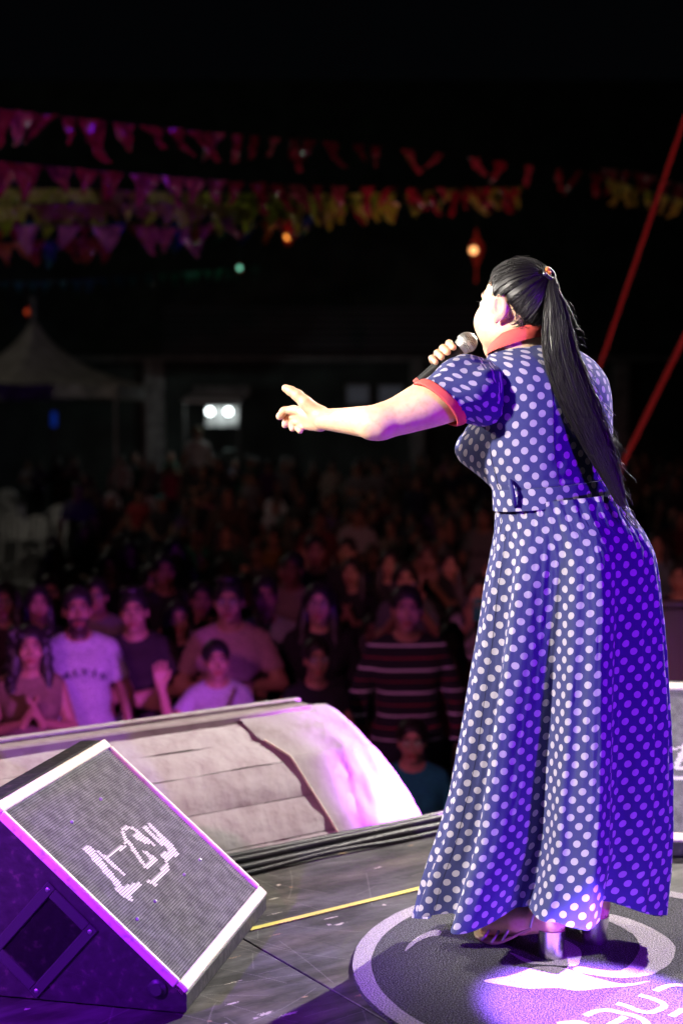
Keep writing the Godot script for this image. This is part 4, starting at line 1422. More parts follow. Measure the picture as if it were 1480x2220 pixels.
		f.cap(ec + eb * Vector3(0.004 * s, -0.024, 0.006), ec + eb * Vector3(0.004 * s, -0.031, 0.006), 0.0075, 0.0065, 0.004)
	f.cap(H(0, 0.008, 0.080), H(0, -0.034, 0.094), 0.008, 0.012, 0.014)
	f.ell(H(0, -0.100, 0.064), Vector3(0.026, 0.022, 0.024), 0.025, head_b)
	f.cap(H(0, -0.10, 0.030), H(0, -0.088, -0.01), 0.045, 0.052, 0.03)
	f.cap(H(0, -0.07, -0.015), H(0, -0.14, -0.02), 0.055, 0.056, 0.02)
	var inv := head_b.inverse()
	f.mesh(acc, func(p: Vector3) -> Color:
		var q := inv * (p - head_c)
		if q.z > 0.078 and absf(q.x) < 0.024 and q.y < -0.062 and q.y > -0.086: return Color(0.75, 0.42, 0.42)
		if q.z > 0.06 and absf(q.y - 0.031) < 0.0045 and absf(q.x) > 0.014 and absf(q.x) < 0.052: return Color(0.18, 0.14, 0.12)
		return Color.WHITE)
	var body := worn(t, "body", acc, M.skin_singer)
	for s in [-1.0, 1.0]:
		worn(body, "eye", ball(0.0115, H(0.031 * s, 0.005, 0.071), Vector3.ONE, null, 14, 10), M.eye_white)
		worn(body, "iris", ball(0.006, H(0.031 * s, 0.004, 0.0785), Vector3.ONE, null, 10, 8), M.eye_dark)
		var lash := Acc.new()
		for k in 9:
			var x: float = (0.020 + 0.0028 * k) * s
			tube([H(x, 0.010, 0.081 - absf(absf(x) - 0.031) * 0.5), H(x * 1.08, 0.0125, 0.0895 - absf(absf(x) - 0.031) * 0.5)], [0.0009, 0.0004], 4, lash)
		worn(body, "eyelashes", lash, M.hair_strand)

func ring_at(c: Vector3, a: float, bf: float, bb: float, bust: float, tilt: float, nu: int) -> PackedVector3Array:
	var o := PackedVector3Array()
	for i in nu:
		var ph := TAU * i / nu + PI / 2      # column 0 at the front, the middle column at the back
		var cs := cos(ph)
		var sn := sin(ph)
		var e := 0.92
		var x := signf(cs) * pow(absf(cs), e) * a
		var z := signf(sn) * pow(absf(sn), e) * (bf if sn > 0.0 else bb)
		var deg := fposmod(rad_to_deg(ph), 360.0)
		var g := exp(-pow((deg - 58.0) / 24.0, 2.0)) + exp(-pow((deg - 122.0) / 24.0, 2.0))
		z += bust * g
		x += bust * 0.45 * (exp(-pow((deg - 52.0) / 26.0, 2.0)) - exp(-pow((deg - 128.0) / 26.0, 2.0)))
		var p := LEFT * x + FWD * z
		o.append(c + p + Vector3(0, tilt * p.x, 0))
	return o

func singer_dress(t: Node) -> void:
	# bodice: rings from the belt to the neck (v, u, half width, depth in front, behind, bust, tilt)
	var tab := [
		[1084, 1208, 0.166, 0.124, 0.122, 0.0, 0.10], [1058, 1203, 0.163, 0.118, 0.118, 0.0, 0.10], [1040, 1199, 0.164, 0.116, 0.118, 0.012, 0.08],
		[1018, 1196, 0.167, 0.116, 0.119, 0.040, 0.06], [992, 1192, 0.171, 0.118, 0.120, 0.072, 0.04], [960, 1189, 0.174, 0.118, 0.122, 0.078, 0.03],
		[925, 1187, 0.176, 0.114, 0.125, 0.052, 0.03], [885, 1186, 0.177, 0.106, 0.126, 0.020, 0.02], [850, 1184, 0.176, 0.100, 0.124, 0.0, 0.02], [822, 1180, 0.172, 0.095, 0.118, 0.0, 0.02],
		[798, 1172, 0.162, 0.090, 0.108, 0.0, 0.04], [780, 1162, 0.146, 0.084, 0.098, 0.0, 0.06], [766, 1150, 0.122, 0.076, 0.088, 0.0, 0.10], [754, 1140, 0.094, 0.068, 0.078, 0.0, 0.16], [744, 1132, 0.072, 0.060, 0.068, 0.0, 0.22]]
	var nu := 160
	var nv := 84
	var cols := []
	for k in 7:
		var src := []
		for r in tab: src.append(float(r[k]))
		cols.append(spline(src, nv))
	var pts := PackedVector3Array()
	var base := PackedVector3Array()
	for j in nv:
		var ring := ring_at(P(cols[1][j], cols[0][j], 3.395), cols[2][j], cols[3][j], cols[4][j], maxf(cols[5][j], 0.0), cols[6][j], nu)
		for i in nu:
			var p := ring[i]
			var mid := P(cols[1][j], cols[0][j], 3.395)
			var rad := ((p - mid) * Vector3(1, 0, 1)).normalized()
			# soft creases, drawn from the armpit across the back and above the belt
			var v: float = cols[0][j]
			var pull := exp(-pow((v - 925.0) / 45.0, 2.0))
			var belt := exp(-pow((v - 1050.0) / 28.0, 2.0))
			var w := 0.0022 * noise.get_noise_2d(p.x * 14.0, p.y * 9.0) + 0.0012 * pull * sin(p.y * 190.0 + p.x * 60.0 + 3.0 * noise.get_noise_2d(p.x * 8.0, p.y * 8.0)) * smoothstep(0.62, 0.42, p.x) + 0.0010 * belt * sin(p.y * 260.0 + 4.0 * noise.get_noise_2d(p.x * 7.0, p.y * 3.0))
			base.append(p)
			pts.append(p + rad * w)
	var bod := sheet(pts, nu, nv, true, nu / 2, 0, null, base)
	var bodice := worn(t, "bodice", bod, M.dress_print)
	# the side seam with its zip
	stitch(bodice, pts, nu, 6, 30, 1086.0, 0.0011)
	stitch(bodice, pts, nu, 8, 66, 1212.0, 0.0005)
	# sleeves
	sleeve(t, P(1098, 822, 3.33), P(960, 871, 3.272), true)
	sleeve(t, P(1262, 830, 3.47), P(1238, 905, 3.585), false)
	# collar: a folded band round the neck, higher at the nape
	var cp := PackedVector3Array()
	var nj := 9
	for j in nj:
		var f := float(j) / (nj - 1)
		for i in 72:
			var ph := TAU * i / 72.0
			var back := 0.5 - 0.5 * sin(ph)
			var c := P(1124, 741, 3.375)
			var fall := absf(f - 0.55) / 0.55
			var a := 0.0655 + 0.010 * (1.0 - f) + 0.004 * sin(f * PI)
			var b := 0.064 + 0.010 * (1.0 - f) + 0.004 * sin(f * PI)
			var p := c + LEFT * a * cos(ph) + FWD * b * sin(ph)
			p.y += -0.022 + 0.034 * f + 0.024 * back + 0.16 * (p.x - c.x) + 0.0 * fall
			cp.append(p)
	worn(t, "collar", sheet(cp, 72, nj, true), M.trim_red)
	# belt
	var bp := PackedVector3Array()
	var ups := [[0.0, -0.006], [0.0, 0.002], [0.012, 0.003], [0.3, 0.003], [0.7, 0.003], [0.988, 0.003], [1.0, 0.002], [1.0, -0.004]]
	for e in ups:
		var v := lerpf(1091.0, 1047.0, e[0])
		var ring := ring_at(P(lerpf(1209, 1203, e[0]), v, 3.395), lerpf(0.168, 0.165, e[0]) + e[1], lerpf(0.127, 0.120, e[0]) + e[1], lerpf(0.124, 0.120, e[0]) + e[1], 0.0, 0.10, 120)
		bp.append_array(ring)
	worn(t, "belt", sheet(bp, 120, ups.size(), true, 60), M.dress_print)
	var lp := P(1108, 1068, 3.266)
	var loop := tube([lp + Vector3(-0.004, 0.030, -0.008), lp + Vector3(-0.003, 0.022, 0.006), lp + Vector3(0.001, 0.0, 0.012), lp + Vector3(0.006, -0.026, 0.008), lp + Vector3(0.007, -0.032, -0.006)], [0.003, 0.0052, 0.006, 0.0052, 0.003], 8)
	worn(t, "belt_loop", loop, M.belt_loop)
	skirt(t)

func across(p: Vector3) -> float:      # where that point lies across the photograph
	var a := deg_to_rad(TILT)
	var q := p - EYE
	return 740.0 + FOCAL * q.x / q.dot(Vector3(0, -sin(a), -cos(a)))

func stitch(on: Node, pts: PackedVector3Array, nu: int, j0: int, j1: int, u: float, r: float) -> void:      # a sewn line down the column of cloth that starts there
	var best := 0
	var off := 1e9
	for i in nu:
		var p := pts[j0 * nu + i]
		var n := pts[j0 * nu + (i + 2) % nu] - pts[j0 * nu + (i - 2 + nu) % nu]
		if n.x < 0.0 and absf(n.x) > 1e-5 and p.z < -3.39: continue
		if p.z > -3.39 and absf(across(p) - u) < off:
			off = absf(across(p) - u)
			best = i
	var path := []
	for j in range(j0, j1):
		var e := pts[j * nu + (best + 1) % nu] - pts[j * nu + (best - 1 + nu) % nu]
		var out := e.cross(Vector3.UP).normalized()
		if out.z < 0.0: out = -out
		path.append(pts[j * nu + best] + out * r * 0.4)
	worn(on, "seam", tube(path, r, 5), M.thread_dark)

func sleeve(t: Node, a: Vector3, b: Vector3, near: bool) -> void:
	var ax := (b - a).normalized()
	var n := (Vector3.UP - ax * ax.y).normalized() if near else (LEFT * -1.0 - ax * ax.dot(LEFT * -1.0)).normalized()
	var m := ax.cross(n)
	var nu := 96
	var nv := 34
	var pts := PackedVector3Array()
	var cuff := PackedVector3Array()
	for j in nv:
		var f := float(j) / (nv - 1)
		var r := lerpf(0.046, 0.0865, smoothstep(0.0, 0.52, f)) - 0.024 * smoothstep(0.62, 1.0, f)
		var r2 := lerpf(0.040, 0.078, smoothstep(0.0, 0.5, f)) - 0.013 * smoothstep(0.65, 1.0, f)
		if not near:
			r *= 0.86
			r2 *= 0.86
		var c := a.lerp(b, f)
		for i in nu:
			var ph := TAU * i / nu
			var gather := 0.0022 * sin(ph * 22.0 + 2.0 * sin(ph * 3.0)) * (exp(-pow((f - 0.42) / 0.1, 2.0)) + 0.7 * exp(-(1.0 - f) * 9.0))
			var w := gather + 0.004 * noise.get_noise_3d(cos(ph) * 2.0, sin(ph) * 2.0, f * 2.5 + (5.0 if near else 9.0)) + 0.004 * sin(ph * 5.0 + f * 4.0) * sin(f * PI)
			var shear := (0.030 if near else 0.01) * cos(ph) * f
			pts.append(c + n * (r + w) * cos(ph) + m * (r2 + w) * sin(ph) + ax * shear)
	worn(t, "sleeve", sheet(pts, nu, nv, true, nu / 4), M.dress_print)
	for e in [[-0.004, -0.004], [-0.003, 0.001], [0.002, 0.0025], [0.016, 0.0015], [0.0205, -0.001], [0.0205, -0.005], [0.014, -0.007]]:
		for i in nu:
			var ph := TAU * i / nu
			var shear := (0.030 if near else 0.01) * cos(ph)
			cuff.append(b + n * (0.0625 + e[1]) * cos(ph) + m * (0.0645 + e[1]) * sin(ph) + ax * (shear + e[0]))
	worn(t, "cuff", sheet(cuff, nu, 7, true), M.trim_red)

func skirt(t: Node) -> void:
	# left and right edge in the photograph down the skirt, and half its depth
	var tab := [[1076, 1074, 1344, 0.147], [1112, 1074, 1362, 0.153], [1160, 1071, 1396, 0.161], [1200, 1066, 1414, 0.167], [1260, 1056, 1424, 0.170], [1340, 1045, 1432, 0.170], [1440, 1030, 1440, 0.171], [1560, 1011, 1447, 0.173], [1680, 990, 1450, 0.176], [1800, 964, 1450, 0.176], [1900, 934, 1444, 0.178], [1992, 912, 1436, 0.180]]
	var folds := [[0, -0.004], [20, 0.002], [42, -0.016], [60, -0.040], [82, 0.044], [95, 0.020], [107, -0.058], [133, 0.026], [147, -0.020], [162, 0.018], [180, -0.016], [196, 0.02], [218, -0.03], [242, 0.03], [268, -0.03], [292, 0.03], [316, -0.025], [340, -0.004]]
	var nu := 400
	var nv := 190
	var cols := []
	for k in 4:
		var src := []
		for r in tab: src.append(float(r[k]))
		cols.append(spline(src, nv))
	var pts := PackedVector3Array()
	for j in nv:
		var f := float(j) / (nv - 1)
		var v: float = cols[0][j]
		var l := P(cols[1][j], v, 3.385)
		var r := P(cols[2][j], v, 3.385)
		var c := (l + r) / 2.0
		var hx := (r.x - l.x) / 2.0
		var hz: float = cols[3][j]
		var amp := pow(clampf((f - 0.08) / 0.92, 0.0, 1.0), 0.85) * 1.3
		var tilt := 0.10 * exp(-f * 9.0)
		for i in nu:
			var th := TAU * i / nu - PI / 2      # column 0 on the far side
			var deg := fposmod(rad_to_deg(th), 360.0)
			var drift := 5.0 * noise.get_noise_2d(f * 1.4, 7.0) * f
			var k := periodic(folds, deg + drift) * amp
			k = maxf(k, -0.060) if k < 0.0 else k * (1.0 + 0.35 * smoothstep(0.72, 1.0, f))
			k += 0.010 * amp * noise.get_noise_2d(cos(th) * 3.5 + 20.0, sin(th) * 3.5 + f * 0.7)
			k += 0.0032 * sin(deg * 0.55 + 2.5 * sin(th * 3.0)) * exp(-f * 11.0)
			k += 0.005 * amp * sin(th * 31.0 + 3.0 * noise.get_noise_2d(th * 2.0, f * 2.0)) * (0.4 + 0.6 * noise.get_noise_2d(th * 1.5, 3.0))
			k += 0.0022 * noise.get_noise_2d(th * 16.0, f * 5.0) + 0.0012 * noise.get_noise_2d(th * 34.0 + 7.0, f * 16.0)
			var hem := 0.0
			if f > 0.8: hem = (0.010 * sin(th * 5.0 + 0.3) - 0.16 * periodic(folds, deg) + 0.066 * maxf(0.0, sin(th)) + 0.030 * exp(-pow((deg - 52.0) / 16.0, 2.0)) - 0.012 * exp(-pow((deg - 128.0) / 14.0, 2.0))) * pow((f - 0.8) / 0.2, 1.5)
			var dx := cos(th) * (hx + k)
			var dz := sin(th) * (hz + k)
			pts.append(c + Vector3(dx, tilt * dx + hem, dz))
	var sk := sheet(pts, nu, nv, true, nu / 2)
	var seams := [[3, 30, 1086.0, 0.0014], [30, nv - 2, 1093.0, 0.0005]]
	var cols2 := nu + 1
	for j in nv:      # the cloth is cut as a part of a ring: unroll it about the point where its sides meet
		var first := sk.uv[j * cols2].x
		var whole := sk.uv[j * cols2 + nu].x - first
		for i in cols2:
			var q := sk.uv[j * cols2 + i]
			var an := q.x / whole * 0.95
			var ro := 0.98 + q.y
			sk.uv[j * cols2 + i] = Vector2(ro * sin(an), ro * cos(an))
	var so := worn(t, "skirt", sk, M.dress_print)
	for q in seams: stitch(so, pts, nu, q[0], q[1], q[2], q[3])

func singer_hair(t: Node) -> void:
	var cc := H(0, 0.012, -0.012)
	var R := Vector3(0.0765, 0.0905, 0.0955)
	var tie_d := Vector3(0.0, 0.50, -0.86).normalized()
	var line := [[0, 48], [28, 45], [48, 38], [62, 24], [74, 4], [82, -8], [90, 4], [98, 8], [108, -12], [122, -30], [142, -44], [162, -50], [180, -50], [198, -50], [218, -44], [238, -30], [252, -12], [262, 8], [270, 4], [278, -8], [286, 4], [298, 24], [312, 38], [332, 45]]
	var nu := 640
	var nv := 36
	var pts := PackedVector3Array()
	var on_head := func(d: Vector3, lift: float) -> Vector3:
		var r := 1.0 / sqrt(pow(d.x / R.x, 2) + pow(d.y / R.y, 2) + pow(d.z / R.z, 2))
		return cc + head_b * (d * (r + lift))
	for j in nv:
		var f := float(j) / (nv - 1)
		for i in nu:
			var al := 360.0 * i / nu
			var e := deg_to_rad(periodic(line, al) + 1.8 * noise.get_noise_1d(al * 0.9) * 2.0)
			var a := deg_to_rad(al)
			var d := Vector3(sin(a) * cos(e), sin(e), cos(a) * cos(e)).normalized()
			var s := d.slerp(tie_d, f * 0.985)
			var ridge := 0.0008 * noise.get_noise_2d(al * 2.3, f * 0.7) + 0.00025 * sin(al * 4.3 + 4.0 * noise.get_noise_2d(al * 0.3, f))
			var lift := -0.006 * exp(-f * 26.0) + 0.0012 + 0.004 * sin(f * PI) + ridge * smoothstep(0.0, 0.08, f)
			pts.append(on_head.call(s, lift))
	var hair := worn(t, "hair", sheet(pts, nu, nv, true), M.hair_black)
	# single hairs over it: combed strands and short ones along the hairline
	var strands := Acc.new()
	var r := RandomNumberGenerator.new()
	r.seed = 5
	for k in 620:
		var al := r.randf() * 360.0
		var e := deg_to_rad(periodic(line, al) - r.randf_range(-1.0, 3.0))
		var a := deg_to_rad(al)
		var d := Vector3(sin(a) * cos(e), sin(e), cos(a) * cos(e)).normalized()
		var path := []
		var f0 := 0.0 if k % 3 == 0 else r.randf() * 0.6
		var f1 := minf(f0 + r.randf_range(0.12, 0.5), 0.99)
		var lift := r.randf_range(0.0022, 0.0036) + (0.004 if k % 29 == 0 else 0.0)
		for q in 9:
			var f := lerpf(f0, f1, q / 8.0)
			path.append(on_head.call(d.slerp(tie_d, f), lift + 0.004 * sin(f * PI) - (0.0034 if q == 0 else 0.0)))
		tube(path, r.randf_range(0.0005, 0.0009), 4, strands, false)
	for k in 60:      # loose curls at the nape
		var al := r.randf_range(112, 168)
		var e := deg_to_rad(periodic(line, al) - 3.0)
		var a := deg_to_rad(al)
		var d := Vector3(sin(a) * cos(e), sin(e), cos(a) * cos(e)).normalized()
		var p: Vector3 = on_head.call(d, -0.001)
		var path := [p]
		var dir: Vector3 = (head_b * Vector3(r.randf_range(-0.2, 0.6), -0.8, r.randf_range(-0.2, 0.7))).normalized()
		for q in 7:
			p += dir * 0.0042
			dir = (dir + Vector3(r.randf_range(-0.5, 0.5), r.randf_range(-0.1, 0.4), r.randf_range(-0.5, 0.5))).normalized()
			path.append(p)
		tube(path, 0.0005, 4, strands, false)
	worn(hair, "strands", strands, M.hair_strand)
	# the tie and the ponytail
	var tie := cc + head_b * (tie_d * 0.101)
	var tring := []
	var tb := head_b * tie_d
	var tx := tb.cross(Vector3.UP).normalized()
	var ty := tx.cross(tb).normalized()
	for i in 17: tring.append(tie + (tx * cos(TAU * i / 16.0) + ty * sin(TAU * i / 16.0)) * 0.0155)
	worn(hair, "hair_tie", tube(tring, 0.0045, 8), M.rubber)
	var clip := worn(hair, "hair_clip", ball(0.006, tie + Vector3(-0.006, 0.008, 0.014), Vector3.ONE, null, 12, 8), M.clip_orange)
	worn(clip, "clip_gem", ball(0.005, tie + Vector3(-0.013, -0.002, 0.016), Vector3.ONE, null, 12, 8), M.steel)
	worn(clip, "clip_bead", ball(0.0045, tie + Vector3(-0.002, 0.000, 0.0175), Vector3.ONE, null, 12, 8), M.clip_orange)
	# (v, left edge, right edge, metres ahead)
	var tab := [[600, 1187, 1203, 3.315], [622, 1182, 1212, 3.298], [660, 1177, 1228, 3.284], [705, 1170, 1243, 3.276], [755, 1169, 1258, 3.266], [805, 1180, 1277, 3.256], [860, 1201, 1298, 3.247], [915, 1229, 1318, 3.242], [970, 1262, 1335, 3.240], [1020, 1293, 1347, 3.236], [1060, 1318, 1354, 3.232], [1098, 1341, 1357, 3.228]]
	var pn := 150
	var pv := 70
	var cols := []
	for k in 4:
		var src := []
		for q in tab: src.append(float(q[k]))
		cols.append(spline(src, pv))
	var pp := PackedVector3Array()
	var mids := []
	var halfs := []
	for j in pv:
		var f := float(j) / (pv - 1)
		var l := P(cols[1][j], cols[0][j], cols[3][j])
		var q := P(cols[2][j], cols[0][j], cols[3][j])
		var mid := (l + q) / 2.0
		var hw := l.distance_to(q) / 2.0 * lerpf(1.0, 0.88, minf(f * 4.0, 1.0))
		mids.append(mid)
		halfs.append(hw)
		for i in pn:
			var ph := TAU * i / pn
			var ridge := 0.93 + 0.025 * noise.get_noise_2d(i * 0.9 + 400.0, f * 1.2) + 0.07 * noise.get_noise_2d(i * 0.13 + 90.0, f * 1.5)
			pp.append(mid + Vector3(cos(ph) * hw * ridge, 0, sin(ph) * minf(hw * 0.62, 0.024) * ridge))
	var tail := worn(t, "ponytail", sheet(pp, pn, pv, true), M.hair_black)
	var loose := Acc.new()
	for k in 900:
		var ph := r.randf() * TAU
		var j0 := r.randi_range(0, 44)
		var j1 := mini(j0 + r.randi_range(16, 40), pv - 1)
		var path := []
		var out := r.randf_range(0.92, 0.99)
		var stray := r.randf_range(0.0, 0.03) if k % 17 == 0 else 0.0
		var steps := 12
		for q in steps:
			var jf := lerpf(j0, j1, float(q) / (steps - 1))
			var j := int(jf)
			var hw: float = halfs[j]
			var o := out + 0.05 * sin(q * 0.7 + k)
			path.append(mids[j] + Vector3(cos(ph) * (hw * o + stray * pow(float(q) / steps, 2.0)), (jf - j) * -0.0078, sin(ph) * minf(hw * 0.62, 0.024) * o))
		if k % 12 == 0:
			var e: Vector3 = path[-1]
			for q in 5:
				e += Vector3(0.006 + r.randf_range(-0.006, 0.006), -0.010, r.randf_range(-0.003, 0.003))
				path.append(e)
		tube(path, r.randf_range(0.0004, 0.0008), 4, loose, false)
	for k in 46:      # flyaways on the sunlit right side
		var j := r.randi_range(8, pv - 4)
		var p: Vector3 = mids[j] + Vector3(halfs[j] * 0.95, 0, r.randf_range(-0.01, 0.01))
		var path := [p]
		var dir := Vector3(r.randf_range(0.5, 1.0), r.randf_range(-0.9, 0.3), r.randf_range(-0.3, 0.3)).normalized()
		for q in 8:
			p += dir * r.randf_range(0.003, 0.006)
			dir = (dir + Vector3(r.randf_range(-0.35, 0.2), r.randf_range(-0.35, 0.05), r.randf_range(-0.3, 0.3))).normalized()
			path.append(p)
		tube(path, 0.0004, 4, loose, false)
	worn(tail, "strands", loose, M.hair_strand)

func singer_shoes(t: Node) -> void:
	var toe := Vector3(-0.76, 0, -0.62).normalized()
	var side := toe.cross(Vector3.UP).normalized()
	for hp in [Vector3(0.500, 0.0125, -3.318), Vector3(0.620, 0.0125, -3.408)]:
		var s := thing_part(t, "sandal")
		var hl := Vector3(0, 0.066, 0)
		worn(s, "heel", tube([hp, hp + Vector3(0, 0.004, 0), hp + hl * 0.6, hp + hl], [0.0305, 0.031, 0.0315, 0.034], 28), M.heel_silver)
		var pts := PackedVector3Array()
		var n := 18
		for lev in [0.0, 1.0]:
			pass
		var top := []
		for k in n:
			var f := float(k) / (n - 1)
			var y := 0.070 * (1.0 - smoothstep(0.15, 0.75, f)) + 0.006
			var w := lerpf(0.030, 0.040, smoothstep(0.3, 0.75, f)) * sqrt(clampf(1.0 - pow(maxf(f - 0.72, 0.0) / 0.285, 2.0), 0.02, 1.0))
			if f < 0.12: w *= sqrt(clampf(1.0 - pow((0.12 - f) / 0.125, 2.0), 0.05, 1.0))
			top.append([hp + toe * (-0.034 + 0.25 * f) + Vector3(0, y, 0), w])
		for k in n:
			var c: Vector3 = top[k][0]
			var w: float = top[k][1]
			for q in [[-1, 0], [-0.9, 0.004], [0, 0.003], [0.9, 0.004], [1, 0], [0.9, -0.006], [0, -0.006], [-0.9, -0.006]]:
				pts.append(c + side * w * q[0] + Vector3(0, q[1], 0))
		worn(s, "sole", sheet(pts, 8, n, true), M.sole_tan)
		for q in [[0.62, 0.036], [0.74, 0.030], [0.84, 0.024], [0.30, 0.070]]:
			var c: Vector3 = top[int(q[0] * (n - 1))][0]
			var w: float = top[int(q[0] * (n - 1))][1]
			var arc := []
			for k in 13:
				var a := PI * k / 12.0
				arc.append(c + side * cos(a) * (w + 0.002) + Vector3(0, sin(a) * q[1] + 0.002, 0) + toe * 0.01 * sin(a * 2.0))
			worn(s, "strap", tube(arc, 0.0035, 7), M.strap_glitter)

func thing_part(t: Node, called: String) -> Node3D:
	var o := Node3D.new()
	o.name = called
	o.position = -BASE
	t.add_child(o, true)
	return o

func microphone() -> void:
	var mb := P(1012, 742, 3.50)
	var md := (P(905, 830, 3.50) - mb).normalized()
	var t := thing("microphone", "handheld microphone with a silver mesh head held to the singer's mouth", "microphone", mb)
	part(t, "handle", tube([md * 0.022, md * 0.034, md * 0.040, md * 0.05, md * 0.11, md * 0.150], [0.0185, 0.0195, 0.0190, 0.0172, 0.0135, 0.0118], 24).mesh(), M.mic_black)
	part(t, "end_ring", tube([md * 0.1502, md * 0.162], [0.0125, 0.0122], 20).mesh(), M.trim_red)
	var h := part(t, "grille_core", ball(0.0235, Vector3.ZERO, Vector3.ONE, null, 24, 16).mesh(), M.foam_black)
	var wires := Acc.new()
	var x := Vector3(0, 0, 1)
	var y := md.cross(x).normalized()
	for s in [1.0, -1.0]:
		for k in 30:
			var a0 := TAU * k / 30.0
			var path := []
			for q in 17:
				var e := PI * (0.04 + 0.80 * q / 16.0)
				var a: float = a0 + s * q * 0.085
				path.append((-md * cos(e) + (x * cos(a) + y * sin(a)) * sin(e)) * 0.0246)
			tube(path, 0.00085, 5, wires, false)
	part(h, "wire_mesh", wires.mesh(), M.mic_mesh)
	part(h, "band", tube([md * -0.002, md * 0.004], [0.0256, 0.0256], 28).mesh(), M.mic_mesh)
	part(h, "neck_ring", tube([md * 0.014, md * 0.024], [0.0215, 0.0195], 24).mesh(), M.mic_mesh)

# ---------------------------------------------------------------- the audience. Figures are 1.70 m tall, face +z, and are scaled to their height
var heads := {}
var hairs := {}
var bodies := {}
var shirts := {}
var legwear := {}
var hand_proto: Acc
var cloths := {}
var skins := []

func cloth_mat(c: Color, key := "") -> StandardMaterial3D:
	var k := key if key else c.to_html()
	if not cloths.has(k):
		var m := mat("cloth_" + k, c, 0.9)
		grain(m, T.speck, 1.6, false)
		cloths[k] = m
	return cloths[k]

func head_mesh(kind: String) -> Acc:
	if heads.has(kind): return heads[kind]
	var f := Field.new(Vector3(-0.10, -0.16, -0.125), Vector3(0.10, 0.135, 0.135), 0.0058)
	var w := 0.94 if kind == "f" else 1.0
	f.ell(Vector3(0, 0.028, -0.010), Vector3(0.072 * w, 0.086, 0.090), 0.02)
	f.ell(Vector3(0, -0.035, 0.022), Vector3(0.058 * w, 0.078, 0.064), 0.03)
	f.ell(Vector3(0, -0.098, 0.058), Vector3(0.026, 0.02, 0.024) * w, 0.025)
	for s in [-1.0, 1.0]:
		f.ell(Vector3(0.036 * s * w, -0.035, 0.058), Vector3(0.026, 0.026, 0.026), 0.02)
		f.cap(Vector3(0.014 * s, 0.022, 0.084), Vector3(0.046 * s * w, 0.020, 0.066), 0.010, 0.007, 0.012)
		f.ell(Vector3(0.030 * s, 0.002, 0.090), Vector3(0.016, 0.010, 0.013), 0.010, Basis(), true)
		f.ell(Vector3(0.073 * s * w, -0.012, -0.008), Vector3(0.009, 0.030, 0.018), 0.008)
		f.cap(Vector3(0.0, -0.067, 0.086), Vector3(0.021 * s, -0.068, 0.075), 0.006, 0.004, 0.006)
		f.cap(Vector3(0.0, -0.077, 0.083), Vector3(0.016 * s, -0.076, 0.075), 0.007, 0.004, 0.006)
		f.ell(Vector3(0.030 * s, 0.001, 0.074), Vector3(0.0125, 0.0095, 0.0095), 0.004)
	f.cap(Vector3(0, 0.008, 0.084), Vector3(0, -0.036, 0.102), 0.008, 0.013, 0.013)
	f.cap(Vector3(0.014, -0.040, 0.086), Vector3(-0.014, -0.040, 0.086), 0.008, 0.008, 0.01)
	f.cap(Vector3(0, -0.08, -0.005), Vector3(0, -0.155, -0.02), 0.052 * w, 0.054 * w, 0.02)
	var a := Acc.new()
	f.mesh(a, func(p: Vector3) -> Color:
		if p.z > 0.05:
			if absf(p.y - 0.002) < 0.0075 and absf(absf(p.x) - 0.030) < 0.0135: return Color(0.75, 0.9, 1.1) if absf(absf(p.x) - 0.030) > 0.0065 else Color(0.06, 0.06, 0.06)
			if absf(p.y - 0.0235 + absf(absf(p.x) - 0.030) * 0.15) < 0.0055 and absf(p.x) > 0.012 and absf(p.x) < 0.050: return Color(0.2, 0.17, 0.16)
			if p.y < -0.060 and p.y > -0.084 and absf(p.x) < 0.023 and p.z > 0.066: return Color(0.8, 0.42, 0.42)
		if kind == "b" and p.y < -0.045 and p.z > -0.005:
			if absf(p.x) > 0.030 or p.y < -0.086 or (p.y > -0.062 and p.z > 0.07): return Color(0.16, 0.14, 0.14)
		return Color.WHITE)
	heads[kind] = a
	return a

